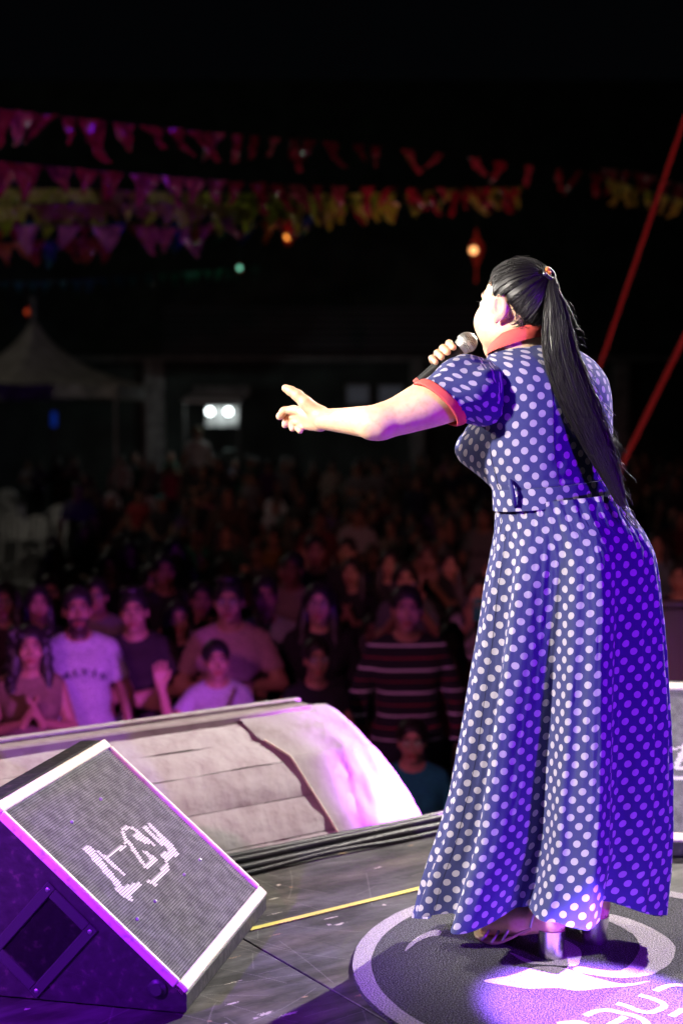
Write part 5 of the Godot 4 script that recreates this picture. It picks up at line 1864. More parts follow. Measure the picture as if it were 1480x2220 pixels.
func hair_mesh(kind: String) -> ArrayMesh:
	if hairs.has(kind): return hairs[kind]
	var f := Field.new(Vector3(-0.19, -0.42, -0.20), Vector3(0.19, 0.18, 0.13), 0.0085)
	var up := 0.012 if kind != "cap" else 0.020
	f.ell(Vector3(0, 0.032, -0.014), Vector3(0.077, 0.091, 0.095) + Vector3.ONE * (up - 0.006), 0.01)
	var r := RandomNumberGenerator.new()
	r.seed = hash(kind) % 1000
	if kind == "long" or kind == "curly":
		f.cap(Vector3(0, 0.0, -0.05), Vector3(0, -0.30, -0.075), 0.082, 0.075, 0.03)
		for s in [-1.0, 1.0]:
			f.cap(Vector3(0.066 * s, 0.03, -0.01), Vector3(0.088 * s, -0.14, 0.0), 0.030, 0.034, 0.02)
			f.cap(Vector3(0.088 * s, -0.14, 0.0), Vector3(0.098 * s, -0.30, 0.035), 0.034, 0.020, 0.02)
	if kind == "curly":
		for k in 70:
			var a := r.randf() * TAU
			var y := r.randf_range(-0.28, 0.10)
			var rad := 0.092 + 0.02 * r.randf() + 0.018 * clampf(-y * 5.0, 0.0, 1.0)
			var p := Vector3(cos(a) * rad, y, sin(a) * rad - 0.03)
			if p.z > 0.035 and y < 0.07: continue
			f.ell(p, Vector3.ONE * r.randf_range(0.018, 0.032), 0.012)
	if kind == "tuft":
		for k in 26:
			var a := r.randf() * TAU
			var p := Vector3(cos(a) * 0.06 * r.randf(), 0.115 + 0.012 * r.randf(), 0.02 + sin(a) * 0.055)
			f.ell(p, Vector3(0.022, 0.020, 0.028), 0.012)
	if kind == "bun":
		f.ell(Vector3(0, 0.075, -0.115), Vector3(0.045, 0.04, 0.04), 0.015)
	var deep := 0.062 if kind in ["short", "cap", "tuft"] else 0.055
	f.ell(Vector3(0, -0.040, 0.075), Vector3(deep, 0.094, 0.080), 0.012, Basis(), true)
	if kind in ["short", "cap", "tuft", "bun"]:
		for s in [-1.0, 1.0]: f.ell(Vector3(0.08 * s, -0.055, 0.005), Vector3(0.035, 0.065, 0.05), 0.01, Basis(), true)
		f.half(Vector3(0, -0.055 if kind != "cap" else 0.01, -0.05), Vector3(0, -1, 0.15))
	var a := Acc.new()
	f.mesh(a)
	hairs[kind] = a.mesh()
	return hairs[kind]

func hand_mesh() -> Acc:      # palm and five fingers, pointing up +y, palm to +z, thumb at +x
	if hand_proto: return hand_proto
	var f := Field.new(Vector3(-0.06, -0.03, -0.03), Vector3(0.075, 0.20, 0.06), 0.0048)
	for k in 4:
		var x := -0.030 + 0.020 * k
		f.cap(Vector3(x * 0.5, 0.01, 0), Vector3(x, 0.085 - 0.004 * absf(k - 2.0), 0), 0.017, 0.0115, 0.01)
		var l: float = [0.056, 0.070, 0.076, 0.068][k]
		f.cap(Vector3(x, 0.085, 0), Vector3(x * 1.12, 0.085 + l * 0.5, 0.006), 0.0098, 0.0090, 0.002)
		f.cap(Vector3(x * 1.12, 0.085 + l * 0.5, 0.006), Vector3(x * 1.15, 0.085 + l, 0.020), 0.0090, 0.0075, 0.002)
	f.cap(Vector3(0.016, 0.025, 0.005), Vector3(0.042, 0.062, 0.016), 0.016, 0.0115, 0.008)
	f.cap(Vector3(0.042, 0.062, 0.016), Vector3(0.054, 0.102, 0.022), 0.0110, 0.0085, 0.003)
	f.cap(Vector3(0, -0.02, 0), Vector3(0, 0.02, 0), 0.024, 0.022, 0.01)
	hand_proto = Acc.new()
	f.mesh(hand_proto)
	return hand_proto

const POSES := {
	"down": [[Vector3(0.245, 1.12, -0.01), Vector3(0.255, 0.89, 0.07), Vector3(0.02, -1, 0.2)], [Vector3(-0.245, 1.12, -0.01), Vector3(-0.255, 0.89, 0.07), Vector3(-0.02, -1, 0.2)]],
	"folded": [[Vector3(0.262, 1.13, 0.06), Vector3(-0.02, 1.125, 0.225), Vector3(-1, 0.25, 0.1)], [Vector3(-0.262, 1.12, 0.06), Vector3(0.03, 1.085, 0.205), Vector3(1, 0.1, 0.0)]],
	"clasp": [[Vector3(0.235, 1.12, 0.05), Vector3(0.045, 1.20, 0.235), Vector3(-0.35, 1, 0.1)], [Vector3(-0.235, 1.12, 0.05), Vector3(-0.045, 1.20, 0.235), Vector3(0.35, 1, 0.1)]],
	"raised": [[Vector3(0.24, 1.12, 0.02), Vector3(0.12, 1.10, 0.22), Vector3(-1, 0, 0.3)], [Vector3(-0.315, 1.22, 0.12), Vector3(-0.335, 1.46, 0.17), Vector3(-0.02, 1, 0.05)]],
	"phone": [[Vector3(0.22, 1.18, 0.14), Vector3(0.055, 1.40, 0.28), Vector3(-0.15, 1, 0.15)], [Vector3(-0.22, 1.18, 0.14), Vector3(-0.055, 1.40, 0.28), Vector3(0.15, 1, 0.15)]],
	"lap": [[Vector3(0.235, 1.12, 0.05), Vector3(0.10, 0.99, 0.28), Vector3(-0.4, -0.2, 1)], [Vector3(-0.235, 1.12, 0.05), Vector3(-0.10, 0.99, 0.28), Vector3(0.4, -0.2, 1)]]}
const SIT := 0.42

func shape_up(kind: String) -> float: return 0.92 if kind == "f" else 1.0

func torso(f: Field, o: Vector3, w: float, grow: float) -> void:
	f.cap(o + Vector3(-0.065 * w, 0.93, 0), o + Vector3(0.065 * w, 0.93, 0), 0.115 + grow, 0.115 + grow, 0.03)
	f.cap(o + Vector3(-0.05 * w, 1.10, 0), o + Vector3(0.05 * w, 1.10, 0), 0.105 + grow, 0.105 + grow, 0.05)
	f.cap(o + Vector3(-0.072 * w, 1.27, 0), o + Vector3(0.072 * w, 1.27, 0), 0.106 + grow, 0.106 + grow, 0.05)
	for s in [-1.0, 1.0]: f.cap(o + Vector3(0.03 * s, 1.405, -0.01), o + Vector3(0.132 * w * s, 1.365, -0.01), 0.058 + grow, 0.052 + grow, 0.05)
	if w < 1.0:
		for s in [-1.0, 1.0]: f.ell(o + Vector3(0.072 * s, 1.245, 0.085), Vector3(0.06, 0.062, 0.058) + Vector3.ONE * grow, 0.03)

func body_mesh(kind: String, pose: String, sit: bool) -> ArrayMesh:
	var key := kind + pose + str(sit)
	if bodies.has(key): return bodies[key]
	var w := shape_up(kind)
	var o := Vector3(0, -SIT if sit else 0.0, 0)
	var f := Field.new(Vector3(-0.46, -0.02, -0.2), Vector3(0.46, 1.60 + o.y, 0.62 if sit else 0.36), 0.0165)
	torso(f, o, w, -0.004)
	f.cap(o + Vector3(0, 1.36, -0.015), o + Vector3(0, 1.52, -0.008), 0.062, 0.054 * w, 0.03)
	for s in [-1.0, 1.0]:
		if sit:
			f.cap(o + Vector3(0.09 * s, 0.90, 0), Vector3(0.11 * s, 0.49, 0.44), 0.085, 0.06, 0.03)
			f.cap(Vector3(0.11 * s, 0.49, 0.44), Vector3(0.11 * s, 0.07, 0.40), 0.056, 0.04, 0.02)
			f.cap(Vector3(0.11 * s, 0.045, 0.38), Vector3(0.12 * s, 0.035, 0.55), 0.042, 0.034, 0.02)
		else:
			f.cap(Vector3(0.09 * s, 0.90, 0), Vector3(0.10 * s, 0.48, 0.01), 0.085, 0.056, 0.03)
			f.cap(Vector3(0.10 * s, 0.48, 0.01), Vector3(0.10 * s, 0.07, -0.01), 0.056, 0.04, 0.02)
			f.cap(Vector3(0.10 * s, 0.045, -0.02), Vector3(0.12 * s, 0.035, 0.15), 0.042, 0.034, 0.02)
	var a := Acc.new()
	var arms: Array = POSES[pose]
	for k in 2:
		var s := 1.0 if k == 0 else -1.0
		var sh := o + Vector3(0.160 * w * s, 1.355, -0.01)
		var el: Vector3 = o + arms[k][0] * Vector3(w, 1, 1)
		var wr: Vector3 = o + arms[k][1]
		f.cap(sh, el, 0.050 * w, 0.040 * w, 0.02)
		f.cap(el, wr, 0.040 * w, 0.027 * w, 0.02)
		var d: Vector3 = arms[k][2].normalized()
		var z := (wr - el).normalized().cross(d)
		z = Vector3.BACK if pose in ["raised", "phone"] else Vector3(-s, 0, 0.0) if pose == "clasp" else Vector3.FORWARD
		z = (z - d * z.dot(d)).normalized()
		a.add(hand_mesh(), Transform3D(Basis(d.cross(z), d, z) * Basis.from_scale(Vector3(s if pose != "raised" else -s, 1, 1)), wr))
	f.mesh(a)
	a.add(head_mesh("b" if kind == "b" else kind), Transform3D(Basis(Vector3.RIGHT, -0.10), o + Vector3(0, 1.575, 0.012)))
	fix_winding(a)
	bodies[key] = a.mesh()
	return bodies[key]

func fix_winding(a: Acc) -> void:      # mirrored hands
	for k in range(0, a.ix.size(), 3):
		var m := a.n[a.ix[k]] + a.n[a.ix[k + 1]] + a.n[a.ix[k + 2]]
		if (a.v[a.ix[k + 1]] - a.v[a.ix[k]]).cross(a.v[a.ix[k + 2]] - a.v[a.ix[k]]).dot(m) > 0.0:
			var q := a.ix[k + 1]
			a.ix[k + 1] = a.ix[k + 2]
			a.ix[k + 2] = q

func shirt_mesh(kind: String, pose: String, sit: bool, sleeve: float) -> ArrayMesh:
	var key := kind + pose + str(sit) + str(sleeve)
	if shirts.has(key): return shirts[key]
	var w := shape_up(kind)
	var o := Vector3(0, -SIT if sit else 0.0, 0)
	var f := Field.new(Vector3(-0.42, 0.38, -0.2), Vector3(0.42, 1.48 + o.y, 0.34), 0.013)
	torso(f, o, w, 0.010)
	var arms: Array = POSES[pose]
	for k in 2:
		var s := 1.0 if k == 0 else -1.0
		var sh := o + Vector3(0.160 * w * s, 1.355, -0.01)
		var el: Vector3 = o + arms[k][0] * Vector3(w, 1, 1)
		var wr: Vector3 = o + arms[k][1]
		if sleeve > 0.0:
			f.cap(sh, sh.lerp(el, minf(sleeve, 1.0)), 0.057 * w, 0.057 * w, 0.02)
			if sleeve > 1.0: f.cap(el, el.lerp(wr, sleeve - 1.0), 0.052 * w, 0.040 * w, 0.02)
	f.half(o + Vector3(0, 0.86, 0), Vector3(0, -1, 0))
	f.ell(o + Vector3(0, 1.475, 0.015), Vector3(0.080, 0.075, 0.088), 0.008, Basis(), true)
	if sleeve > 0.0 and sleeve <= 1.0:      # sleeves end squarely
		for k in 2:
			var s := 1.0 if k == 0 else -1.0
			var sh := o + Vector3(0.160 * w * s, 1.355, -0.01)
			var el: Vector3 = o + arms[k][0] * Vector3(w, 1, 1)
			var d := (el - sh).normalized()
			var e := sh + d * (sh.distance_to(el) * sleeve + 0.055)
			f.ell(e, Vector3(0.07, 0.07, 0.05), 0.004, Basis.looking_at(d, Vector3.BACK if absf(d.z) < 0.8 else Vector3.UP), true)
	var a := Acc.new()
	f.mesh(a)
	for k in a.uv.size(): a.uv[k].y -= o.y
	shirts[key] = a.mesh()
	return shirts[key]

func trousers_mesh(kind: String, sit: bool) -> ArrayMesh:
	var key := kind + str(sit)
	if legwear.has(key): return legwear[key]
	var w := shape_up(kind)
	var f := Field.new(Vector3(-0.25, 0.06, -0.2), Vector3(0.25, 0.98 - (SIT if sit else 0.0), 0.56), 0.02)
	var o := Vector3(0, -SIT if sit else 0.0, 0)
	f.cap(o + Vector3(-0.065 * w, 0.90, 0), o + Vector3(0.065 * w, 0.90, 0), 0.122, 0.122, 0.03)
	for s in [-1.0, 1.0]:
		if sit:
			f.cap(o + Vector3(0.09 * s, 0.90, 0), Vector3(0.11 * s, 0.49, 0.44), 0.095, 0.072, 0.03)
			f.cap(Vector3(0.11 * s, 0.49, 0.44), Vector3(0.11 * s, 0.12, 0.40), 0.068, 0.055, 0.02)
		else:
			f.cap(Vector3(0.09 * s, 0.88, 0), Vector3(0.10 * s, 0.48, 0.01), 0.096, 0.070, 0.03)
			f.cap(Vector3(0.10 * s, 0.48, 0.01), Vector3(0.10 * s, 0.12, -0.01), 0.068, 0.055, 0.02)
	var a := Acc.new()
	f.mesh(a)
	legwear[key] = a.mesh()
	return legwear[key]

func person(at: Vector3, h: float, o: Dictionary) -> Node3D:
	var sit: bool = o.get("sit", false)
	var kind: String = o.get("kind", "m")
	var pose: String = o.get("pose", "lap" if sit else "down")
	var k := h / (1.70 - (SIT if sit else 0.0))
	var t := thing("person", o.label, "person", at, o.get("group", "audience in front of the stage"))
	t.basis = Basis(Vector3.UP, o.get("turn", 0.0) + rng.randf_range(-0.12, 0.12)) * Basis(Vector3.BACK, rng.randf_range(-0.045, 0.045)) * Basis.from_scale(Vector3(rng.randf_range(0.94, 1.05), 1, 1) * k)
	var skin: StandardMaterial3D = skins[o.get("skin", 1)]
	var body := part(t, "body", body_mesh(kind, pose, sit), skin)
	var hm: StandardMaterial3D = o.get("hair_mat", M.hair_crowd)
	if o.get("hair", "short") != "none":
		var hr := part(t, "hair" if o.get("hair", "") != "cap" else "cap", hair_mesh(o.get("hair", "short")), hm)
		hr.transform = Transform3D(Basis(Vector3.RIGHT, -0.10), Vector3(0, 1.575 - (SIT if sit else 0.0), 0.012))
	var sm: Material = o.get("shirt_mat", null)
	if sm == null: sm = cloth_mat(o.get("shirt", lin(0.03, 0.03, 0.035)))
	part(t, "shirt", shirt_mesh(kind, pose, sit, o.get("sleeve", 0.5)), sm)
	if o.get("trousers", true):
		part(t, "trousers", trousers_mesh(kind, sit), cloth_mat(o.get("legs", lin(0.025, 0.03, 0.05))))
	if o.get("glasses", false):
		var g := Acc.new()
		var gl := Acc.new()
		for s in [-1.0, 1.0]:
			var ring := []
			var face := []
			for i in 15:
				var a := TAU * i / 14.0
				ring.append(Vector3(0.031 * s + cos(a) * 0.024, 0.0 + sin(a) * 0.018, 0.101))
				if i < 14: face.append(Vector3(0.031 * s + cos(a) * 0.023, sin(a) * 0.017, 0.101))
			tube(ring, 0.0022, 6, g, false)
			gl.flat(face, Vector3.BACK)
			tube([Vector3(0.055 * s, 0.004, 0.101), Vector3(0.074 * s, 0.004, 0.06), Vector3(0.078 * s, 0.004, -0.02)], 0.002, 5, g, false)
		tube([Vector3(-0.008, 0.004, 0.101), Vector3(0.0, 0.007, 0.103), Vector3(0.008, 0.004, 0.101)], 0.002, 5, g, false)
		var gm := part(t, "glasses", g.mesh(), M.rubber)
		gm.transform = Transform3D(Basis(Vector3.RIGHT, -0.10), Vector3(0, 1.575 - (SIT if sit else 0.0), 0.012))
		part(gm, "lenses", gl.mesh(), M.lens_glare)
	return t

func stand(u: float, v: float, h: float) -> Vector3:      # on the ground, with the top of the head at that pixel
	var d := (EYE.y - (GROUND + h)) * FOCAL / (v - 900.0)
	var p := P(u, v, d)
	return Vector3(p.x, GROUND, p.z)

func crowd() -> void:
	mat("hair_crowd", lin(0.012, 0.009, 0.008), 0.5)
	mat("hair_brown", lin(0.035, 0.018, 0.012), 0.5)
	var g := mat("lens_glare", Color(1, 1, 1, 0.1), 0.08)
	g.transparency = BaseMaterial3D.TRANSPARENCY_ALPHA
	g.metallic_specular = 1.0
	for c in [lin(0.46, 0.25, 0.17), lin(0.34, 0.175, 0.11), lin(0.24, 0.115, 0.07), lin(0.15, 0.07, 0.045)]:
		var m := mat("skin_%d" % skins.size(), c, 0.55)
		m.vertex_color_use_as_albedo = true
		skins.append(m)
	front_rows()
	print(" front ", Time.get_ticks_msec())
	far_rows()

func stripes() -> StandardMaterial3D:      # a knitted jumper: thin white and red bands on near black
	var im := Image.create(8, 512, false, Image.FORMAT_RGB8)
	for y in 512:
		var c := lin(0.012, 0.012, 0.018)
		var q := fposmod(y / 512.0 * 0.9 - 0.005, 0.118)
		if q < 0.010: c = lin(0.60, 0.55, 0.62)
		elif q > 0.060 and q < 0.067: c = lin(0.26, 0.02, 0.035)
		for x in 8: im.set_pixel(x, y, c)
	var m := mat("striped_knit", Color.WHITE, 0.95)
	m.albedo_texture = ImageTexture.create_from_image(im)
	m.uv1_scale = Vector3(1, 1.0 / 0.9, 1)
	m.uv1_offset = Vector3(0, -0.62, 0)
	return m

func front_rows() -> void:
	var white := lin(0.66, 0.64, 0.66)
	var black := lin(0.014, 0.014, 0.018)
	var p := person(stand(60, 1356, 1.60), 1.60, {"label": "woman with curly hair and a tan sleeveless top, hands held together", "kind": "f", "hair": "curly", "shirt": lin(0.34, 0.22, 0.14), "sleeve": 0.0, "pose": "clasp", "skin": 1, "turn": 0.35})
	p = person(stand(178, 1270, 1.76), 1.76, {"label": "bearded man in a white T-shirt with dark curved lettering", "kind": "b", "hair": "short", "shirt": white, "sleeve": 0.62, "skin": 2, "turn": 0.15})
	lettering(p)
	person(stand(318, 1278, 1.70), 1.70, {"label": "young man in a dark brown T-shirt with folded arms", "kind": "m", "hair": "tuft", "shirt": lin(0.035, 0.02, 0.022), "sleeve": 0.62, "pose": "folded", "skin": 1, "turn": 0.1})
	p = person(stand(482, 1388, 1.50), 1.50, {"label": "woman in a white top raising one open hand, bag strap across her chest", "kind": "f", "hair": "bun", "shirt": white, "sleeve": 0.55, "pose": "raised", "skin": 1, "turn": 0.12})
	var strap := part(p, "bag_strap", tube(spline([Vector3(0.10, 1.41, 0.075), Vector3(0.06, 1.33, 0.145), Vector3(0.0, 1.22, 0.158), Vector3(-0.06, 1.10, 0.135), Vector3(-0.13, 0.98, 0.09)], 16), 0.008, 6).mesh(), M.rust)
	strap.name = "bag_strap"
	p = person(stand(508, 1255, 1.76), 1.76, {"label": "man in glasses and a pink T-shirt with a printed chest, arms folded", "kind": "m", "hair": "tuft", "shirt": lin(0.62, 0.36, 0.38), "sleeve": 0.66, "pose": "folded", "glasses": true, "skin": 1, "turn": 0.05})
	person(stand(234, 1452, 1.28), 1.28, {"label": "young man in a pale blue T-shirt sitting low behind the wooden box", "kind": "m", "hair": "short", "shirt": lin(0.34, 0.36, 0.5), "sit": true, "skin": 2, "turn": 0.1})
	chair_under(stand(234, 1452, 1.28), 0.1)
	person(stand(692, 1262, 1.72), 1.72, {"label": "woman in glasses and black clothes, standing behind another woman in glasses", "kind": "f", "hair": "long", "shirt": black, "sleeve": 1.8, "glasses": true, "skin": 0, "turn": -0.05})
	person(stand(674, 1384, 1.54), 1.54, {"label": "woman in glasses with clasped hands at the end of the wooden box", "kind": "f", "hair": "bun", "shirt": black, "sleeve": 0.3, "pose": "clasp", "glasses": true, "skin": 1, "turn": 0.1})
	person(stand(634, 1478, 1.16), 1.16, {"label": "child whose face just shows above the wooden box", "kind": "f", "hair": "long", "shirt": lin(0.2, 0.04, 0.06), "skin": 1, "turn": 0.1})
	person(stand(886, 1268, 1.78), 1.78, {"label": "man in a dark jumper with thin white and red stripes", "kind": "m", "hair": "short", "shirt_mat": stripes(), "sleeve": 1.9, "skin": 1, "turn": -0.05})
	person(stand(898, 1563, 1.17), 1.17, {"label": "older woman in glasses and a teal blouse sitting at the stage front", "kind": "f", "hair": "bun", "shirt": lin(0.015, 0.36, 0.34), "sleeve": 0.8, "sit": true, "glasses": true, "skin": 0, "turn": -0.12})
	chair_under(stand(898, 1563, 1.17), -0.12)
	person(stand(584, 1248, 1.72), 1.72, {"label": "man in a pale grey T-shirt behind the man in pink", "kind": "m", "hair": "short", "shirt": lin(0.42, 0.42, 0.45), "sleeve": 0.6, "skin": 2, "turn": 0.0})
	# the row behind them
	person(stand(82, 1268, 1.62), 1.62, {"label": "woman with long hair in a dark top behind the curly-haired woman", "kind": "f", "hair": "long", "shirt": black, "skin": 1, "turn": 0.3})
	person(stand(8, 1262, 1.66), 1.66, {"label": "woman in glasses and dark clothes beside the long-haired woman", "kind": "f", "hair": "long", "shirt": lin(0.06, 0.02, 0.03), "glasses": true, "skin": 1, "turn": 0.3})
	person(stand(118, 1246, 1.62), 1.62, {"label": "woman in glasses behind the bearded man's shoulder", "kind": "f", "hair": "bun", "shirt": lin(0.12, 0.05, 0.06), "glasses": true, "skin": 1, "turn": 0.2})
	person(stand(218, 1252, 1.64), 1.64, {"label": "woman in glasses and a pale strap top beside the bearded man", "kind": "f", "hair": "bun", "shirt": lin(0.4, 0.33, 0.34), "sleeve": 0.0, "glasses": true, "skin": 1, "turn": 0.1})
	person(stand(396, 1303, 1.56), 1.56, {"label": "woman with loose dark hair in a black top behind the raised hand", "kind": "f", "hair": "long", "shirt": black, "skin": 1, "turn": 0.1})
	person(stand(246, 1197, 1.64), 1.64, {"label": "woman leaning her head, dark clothes, two rows behind the bearded man", "kind": "f", "hair": "long", "shirt": lin(0.02, 0.015, 0.03), "skin": 1, "turn": 0.25})
	person(stand(342, 1222, 1.62), 1.62, {"label": "woman with glinting glasses behind the man with folded arms", "kind": "f", "hair": "long", "shirt": lin(0.03, 0.02, 0.03), "glasses": true, "skin": 2, "turn": 0.15})
	person(stand(700, 1157, 1.78), 1.78, {"label": "tall man in a black T-shirt standing above the others", "kind": "m", "hair": "short", "shirt": black, "skin": 2, "turn": 0.0})
	p = person(stand(896, 1218, 1.66), 1.66, {"label": "person in a grey top holding up a pale phone behind the striped jumper", "kind": "f", "hair": "long", "shirt": lin(0.2, 0.19, 0.24), "pose": "phone", "sleeve": 0.7, "skin": 1})
	phone(p, lin(0.30, 0.22, 0.60))
	p = person(stand(1016, 1246, 1.64), 1.64, {"label": "person in a white top holding up a teal phone near the singer's skirt", "kind": "f", "hair": "long", "shirt": white, "pose": "phone", "sleeve": 0.7, "skin": 1, "turn": -0.15})
	phone(p, lin(0.04, 0.36, 0.34))
	person(stand(975, 1350, 1.45), 1.45, {"label": "person in a red top squeezed behind the striped jumper", "kind": "f", "hair": "long", "shirt": lin(0.45, 0.05, 0.07), "skin": 2, "turn": -0.1})
	person(stand(960, 1192, 1.64), 1.64, {"label": "woman in a grey blouse behind the two phones", "kind": "f", "hair": "long", "shirt": lin(0.14, 0.11, 0.12), "skin": 1})
	person(stand(832, 1190, 1.62), 1.62, {"label": "woman in black beside the tall man in black", "kind": "f", "hair": "long", "shirt": black, "skin": 1})
	person(stand(438, 1262, 1.6), 1.60, {"label": "short-haired man in a brown shirt behind the man in pink", "kind": "m", "hair": "short", "shirt": lin(0.12, 0.07, 0.04), "skin": 2, "turn": 0.1})
	person(stand(1468, 1215, 1.66), 1.66, {"label": "person in a dark top beside the grey barrier", "kind": "m", "hair": "short", "shirt": lin(0.05, 0.05, 0.07), "skin": 1, "turn": -0.3})
	person(stand(1420, 1150, 1.66), 1.66, {"label": "person in a pale blue top behind the grey barrier", "kind": "f", "hair": "long", "shirt": lin(0.2, 0.3, 0.34), "skin": 1, "turn": -0.3})
	person(stand(40, 1530, 1.15), 1.12, {"label": "child in dark clothes close by the wooden box", "kind": "m", "hair": "short", "shirt": black, "skin": 2, "turn": 0.2})

func phone(p: Node3D, c: Color) -> void:
	var t := thing("mobile_phone", "lilac mobile phone held up above the striped jumper" if c.r > c.g else "teal mobile phone held up near the singer's skirt", "phone", p.position + p.basis * Vector3(0, 1.50, 0.315))
	t.basis = p.basis.orthonormalized()
	part(t, "case", box(Vector3(0.074, 0.15, 0.009), Vector3.ZERO, Basis(), null, 0.003).mesh(), cloth_mat(c, "phone_" + c.to_html()))
	part(t, "camera", box(Vector3(0.024, 0.03, 0.003), Vector3(0.02, 0.05, 0.0058), Basis(), null, 0.001).mesh(), M.rubber)

func lettering(p: Node3D) -> void:
	var font := SystemFont.new()
	font.font_names = PackedStringArray(["Droid Serif"])
	font.font_weight = 700
	var word := "CALVIN"
	for k in word.length():
		var tm := TextMesh.new()
		tm.text = word[k]
		tm.font = font
		tm.font_size = 48
		tm.pixel_size = 0.00105
		tm.depth = 0.002
		var x := (k - 2.5) * 0.047
		var o := part(p, "printed_letter", tm, M.thread_dark)
		o.transform = Transform3D(Basis(Vector3.UP, x * 3.2) * Basis(Vector3.BACK, -x * 0.9), Vector3(x, 1.262 - x * x * 2.2, 0.1405 - x * x * 2.3))

var chair_proto: Node3D
func chair(at: Vector3, turn: float, label: String, group := "white plastic chairs") -> Node3D:
	if chair_proto == null:
		var t := thing("plastic_chair", label, "chair", at, group)
		part(t, "seat", box(Vector3(0.42, 0.03, 0.42), Vector3(0, 0.43, 0), Basis(Vector3.RIGHT, -0.06), null, 0.012).mesh(), M.chair_plastic)
		for s in [-1.0, 1.0]:
			part(t, "leg", beam(Vector3(0.24 * s, 0, 0.22), Vector3(0.20 * s, 0.42, 0.18), 0.045, 0.03).mesh(), M.chair_plastic)
			part(t, "leg", beam(Vector3(0.23 * s, 0, -0.26), Vector3(0.19 * s, 0.42, -0.18), 0.045, 0.03).mesh(), M.chair_plastic)
			part(t, "armrest", tube([Vector3(0.235 * s, 0.42, 0.17), Vector3(0.25 * s, 0.62, 0.17), Vector3(0.25 * s, 0.65, 0.10), Vector3(0.235 * s, 0.655, -0.12), Vector3(0.20 * s, 0.66, -0.2)], 0.022, 8).mesh(), M.chair_plastic)
		var bp := PackedVector3Array()
		var frame := Acc.new()
		var arch := []
		for k in 13:
			var a := PI * k / 12.0
			arch.append(Vector3(cos(a) * 0.205, 0.60 + pow(sin(a), 0.55) * 0.22, -0.22 - 0.05 * sin(a)))
		arch.push_front(Vector3(0.195, 0.42, -0.19))
		arch.append(Vector3(-0.195, 0.42, -0.19))
		part(t, "back_frame", tube(arch, 0.026, 8, frame).mesh(), M.chair_plastic)
		for k in 3:
			part(t, "back_slat", box(Vector3(0.082, 0.34, 0.014), Vector3(-0.112 + 0.112 * k, 0.62, -0.232), Basis(Vector3.RIGHT, -0.16), null, 0.004).mesh(), M.chair_plastic)
		chair_proto = t
		t.rotation.y = turn
		return t
	var c: Node3D = chair_proto.duplicate()
	c.name = numbered("plastic_chair")
	add_child(c)
	c.position = at
	c.rotation.y = turn
	c.set_meta("label", label)
	c.set_meta("group", group)
	return c

func chair_under(at: Vector3, turn: float) -> void:
	chair(at - Vector3(0, 0, 0.04), turn, "white plastic chair under a person sitting in the front rows")

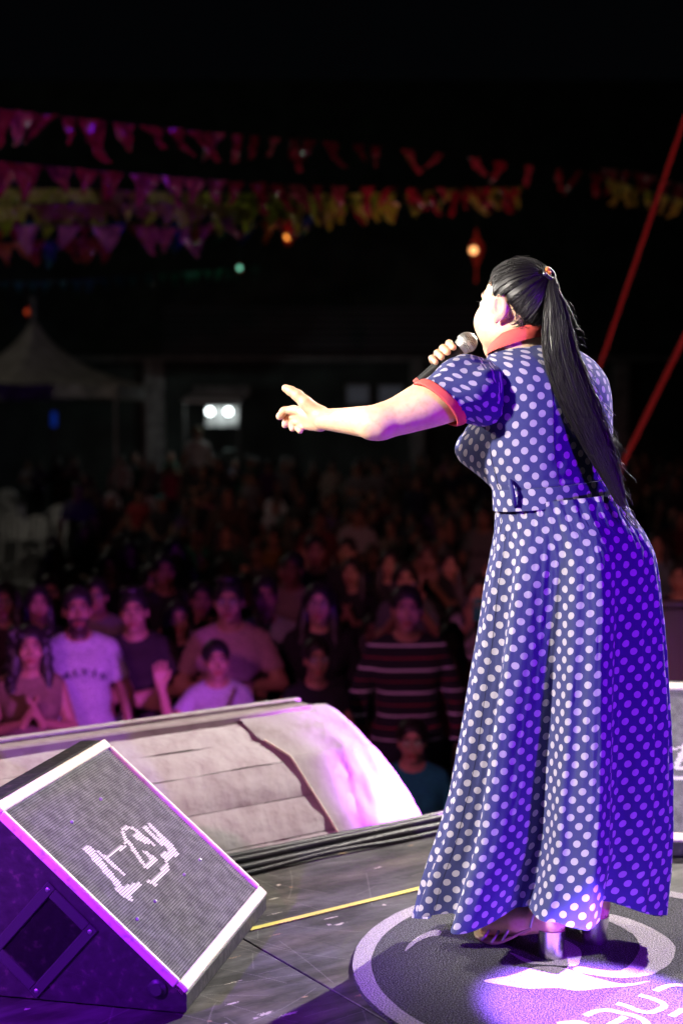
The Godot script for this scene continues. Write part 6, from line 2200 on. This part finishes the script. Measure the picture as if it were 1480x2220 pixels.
func far_rows() -> void:
	var r := RandomNumberGenerator.new()
	r.seed = 99
	var free := []
	for q in [[28, 1122], [72, 1122], [138, 1118], [236, 1076], [318, 1078], [14, 1062], [60, 1200], [600, 1085], [122, 1098], [30, 1078]]:
		var d: float = (EYE.y - (GROUND + 0.83)) * FOCAL / (q[1] - 900.0)
		var at := P(q[0], q[1], d)
		chair(Vector3(at.x, GROUND, at.z), r.randf_range(-0.3, 0.3), "empty white plastic chair among the far rows", "empty white plastic chairs")
		free.append([q[0], d])
	var known := [
		[256, 985, 1.72, {"label": "standing person in a white long-sleeved shirt far back in the square", "shirt": lin(0.7, 0.66, 0.64), "sleeve": 1.9, "legs": lin(0.02, 0.02, 0.02)}],
		[368, 1005, 1.62, {"label": "person in a pink shirt far back in the square", "kind": "f", "hair": "long", "shirt": lin(0.6, 0.04, 0.16)}],
		[236, 1068, 1.30, {"label": "seated person in a white cap in the far rows", "hair": "cap", "hair_mat": cloth_mat(lin(0.75, 0.75, 0.75)), "sit": true}],
		[352, 1072, 1.30, {"label": "seated person in a teal cap in the far rows", "hair": "cap", "hair_mat": cloth_mat(lin(0.1, 0.4, 0.42)), "sit": true}],
		[425, 1140, 1.30, {"label": "seated person in a green shirt in the middle rows", "shirt": lin(0.01, 0.2, 0.1), "sleeve": 1.8, "sit": true}],
		[600, 1142, 1.34, {"label": "seated person in a mustard shirt in the middle rows", "shirt": lin(0.3, 0.15, 0.02), "sit": true}],
		[425, 926, 1.72, {"label": "man in a white shirt standing at the lit stall", "shirt": lin(0.75, 0.73, 0.7), "hair_mat": cloth_mat(lin(0.3, 0.2, 0.05)), "hair": "cap"}],
		[720, 1000, 1.64, {"label": "person in a cream shirt standing far back behind the stretched arm", "shirt": lin(0.5, 0.46, 0.38), "sleeve": 1.6}],
		[300, 1060, 1.30, {"label": "seated person in a red shirt next to the white cap", "shirt": lin(0.45, 0.04, 0.05), "sit": true}]]
	for q in known:
		q[3].merge({"skin": 2, "group": "audience in the far rows"})
		if q[1] < 950:
			var p := P(q[0], q[1], 36.0)
			person(Vector3(p.x, GROUND, p.z), p.y - GROUND, q[3])
		else:
			person(stand(q[0], q[1], q[2]), q[2], q[3])
	var tones := [["black", lin(0.013, 0.013, 0.016)], ["black", lin(0.016, 0.014, 0.014)], ["navy", lin(0.015, 0.02, 0.06)], ["dark grey", lin(0.06, 0.06, 0.065)], ["dark red", lin(0.16, 0.015, 0.025)], ["brown", lin(0.10, 0.05, 0.03)], ["white", lin(0.55, 0.53, 0.53)], ["grey", lin(0.22, 0.21, 0.22)], ["dark green", lin(0.015, 0.08, 0.045)], ["pink", lin(0.4, 0.12, 0.18)], ["purple", lin(0.12, 0.03, 0.16)], ["beige", lin(0.33, 0.26, 0.2)]]
	var count := 0
	var d := 9.9
	while d < 38.0:
		var half := d * 0.245
		var x := -half - 0.2 + r.randf() * 0.5
		while x < half:
			x += r.randf_range(0.50, 0.80) * (1.0 + (d - 9.0) * 0.012)
			if r.randf() < 0.10: continue
			var u := 740.0 + x / d * FOCAL
			if u < -30 or u > 1500 or (u > 1110 and u < 1390 and r.randf() < 0.55): continue
			var sit := r.randf() < (0.25 if d < 12.0 else 0.86 if d < 28.0 else 0.1)
			var h := r.randf_range(1.20, 1.32) if sit else r.randf_range(1.52, 1.76)
			var v := 900.0 + (EYE.y - GROUND - h) / d * FOCAL
			var blocked := false
			for q in free:
				if absf(u - q[0]) < 46.0 and d < q[1] + 0.6 and d > q[1] - 6.0: blocked = true
			for q in known:
				if absf(u - q[0]) < 40.0 and v > q[1] - 25.0 and v < q[1] + 55.0: blocked = true
			if blocked: continue
			var tone: Array = tones[r.randi() % tones.size()]
			if u > 560.0 and tone[0] in ["white", "pink", "beige"] and r.randf() < 0.8: tone = tones[r.randi() % 4]
			var kind := "f" if r.randf() < 0.55 else "m"
			var hair := "long" if kind == "f" and r.randf() < 0.65 else "bun" if kind == "f" else "short"
			var label := "%s %s in a %s top in the %s rows" % ["seated" if sit else "standing", "person with long hair" if hair == "long" else "person with hair tied up" if hair == "bun" else "short-haired person", tone[0], "middle" if d < 17.0 else "far"]
			person(Vector3(x, GROUND, -d - r.randf_range(0.0, 0.5)), h, {"label": label, "group": "audience in the %s rows: %s %s %s" % ["middle" if d < 17.0 else "far", tone[0], hair, "seated" if sit else "standing"], "kind": kind, "hair": hair, "shirt": tone[1], "sit": sit, "skin": 1 + r.randi() % 3, "turn": r.randf_range(-0.35, 0.35) - x / d, "sleeve": [0.6, 0.6, 1.8][r.randi() % 3], "hair_mat": M.hair_brown if r.randf() < 0.3 else M.hair_crowd, "pose": "lap" if sit else ["down", "folded", "clasp", "down", "phone", "raised"][r.randi() % (6 if d < 16.0 else 4)]})
			count += 1
		d += 0.86 + (d - 9.0) * 0.02
	print(" far people ", count)
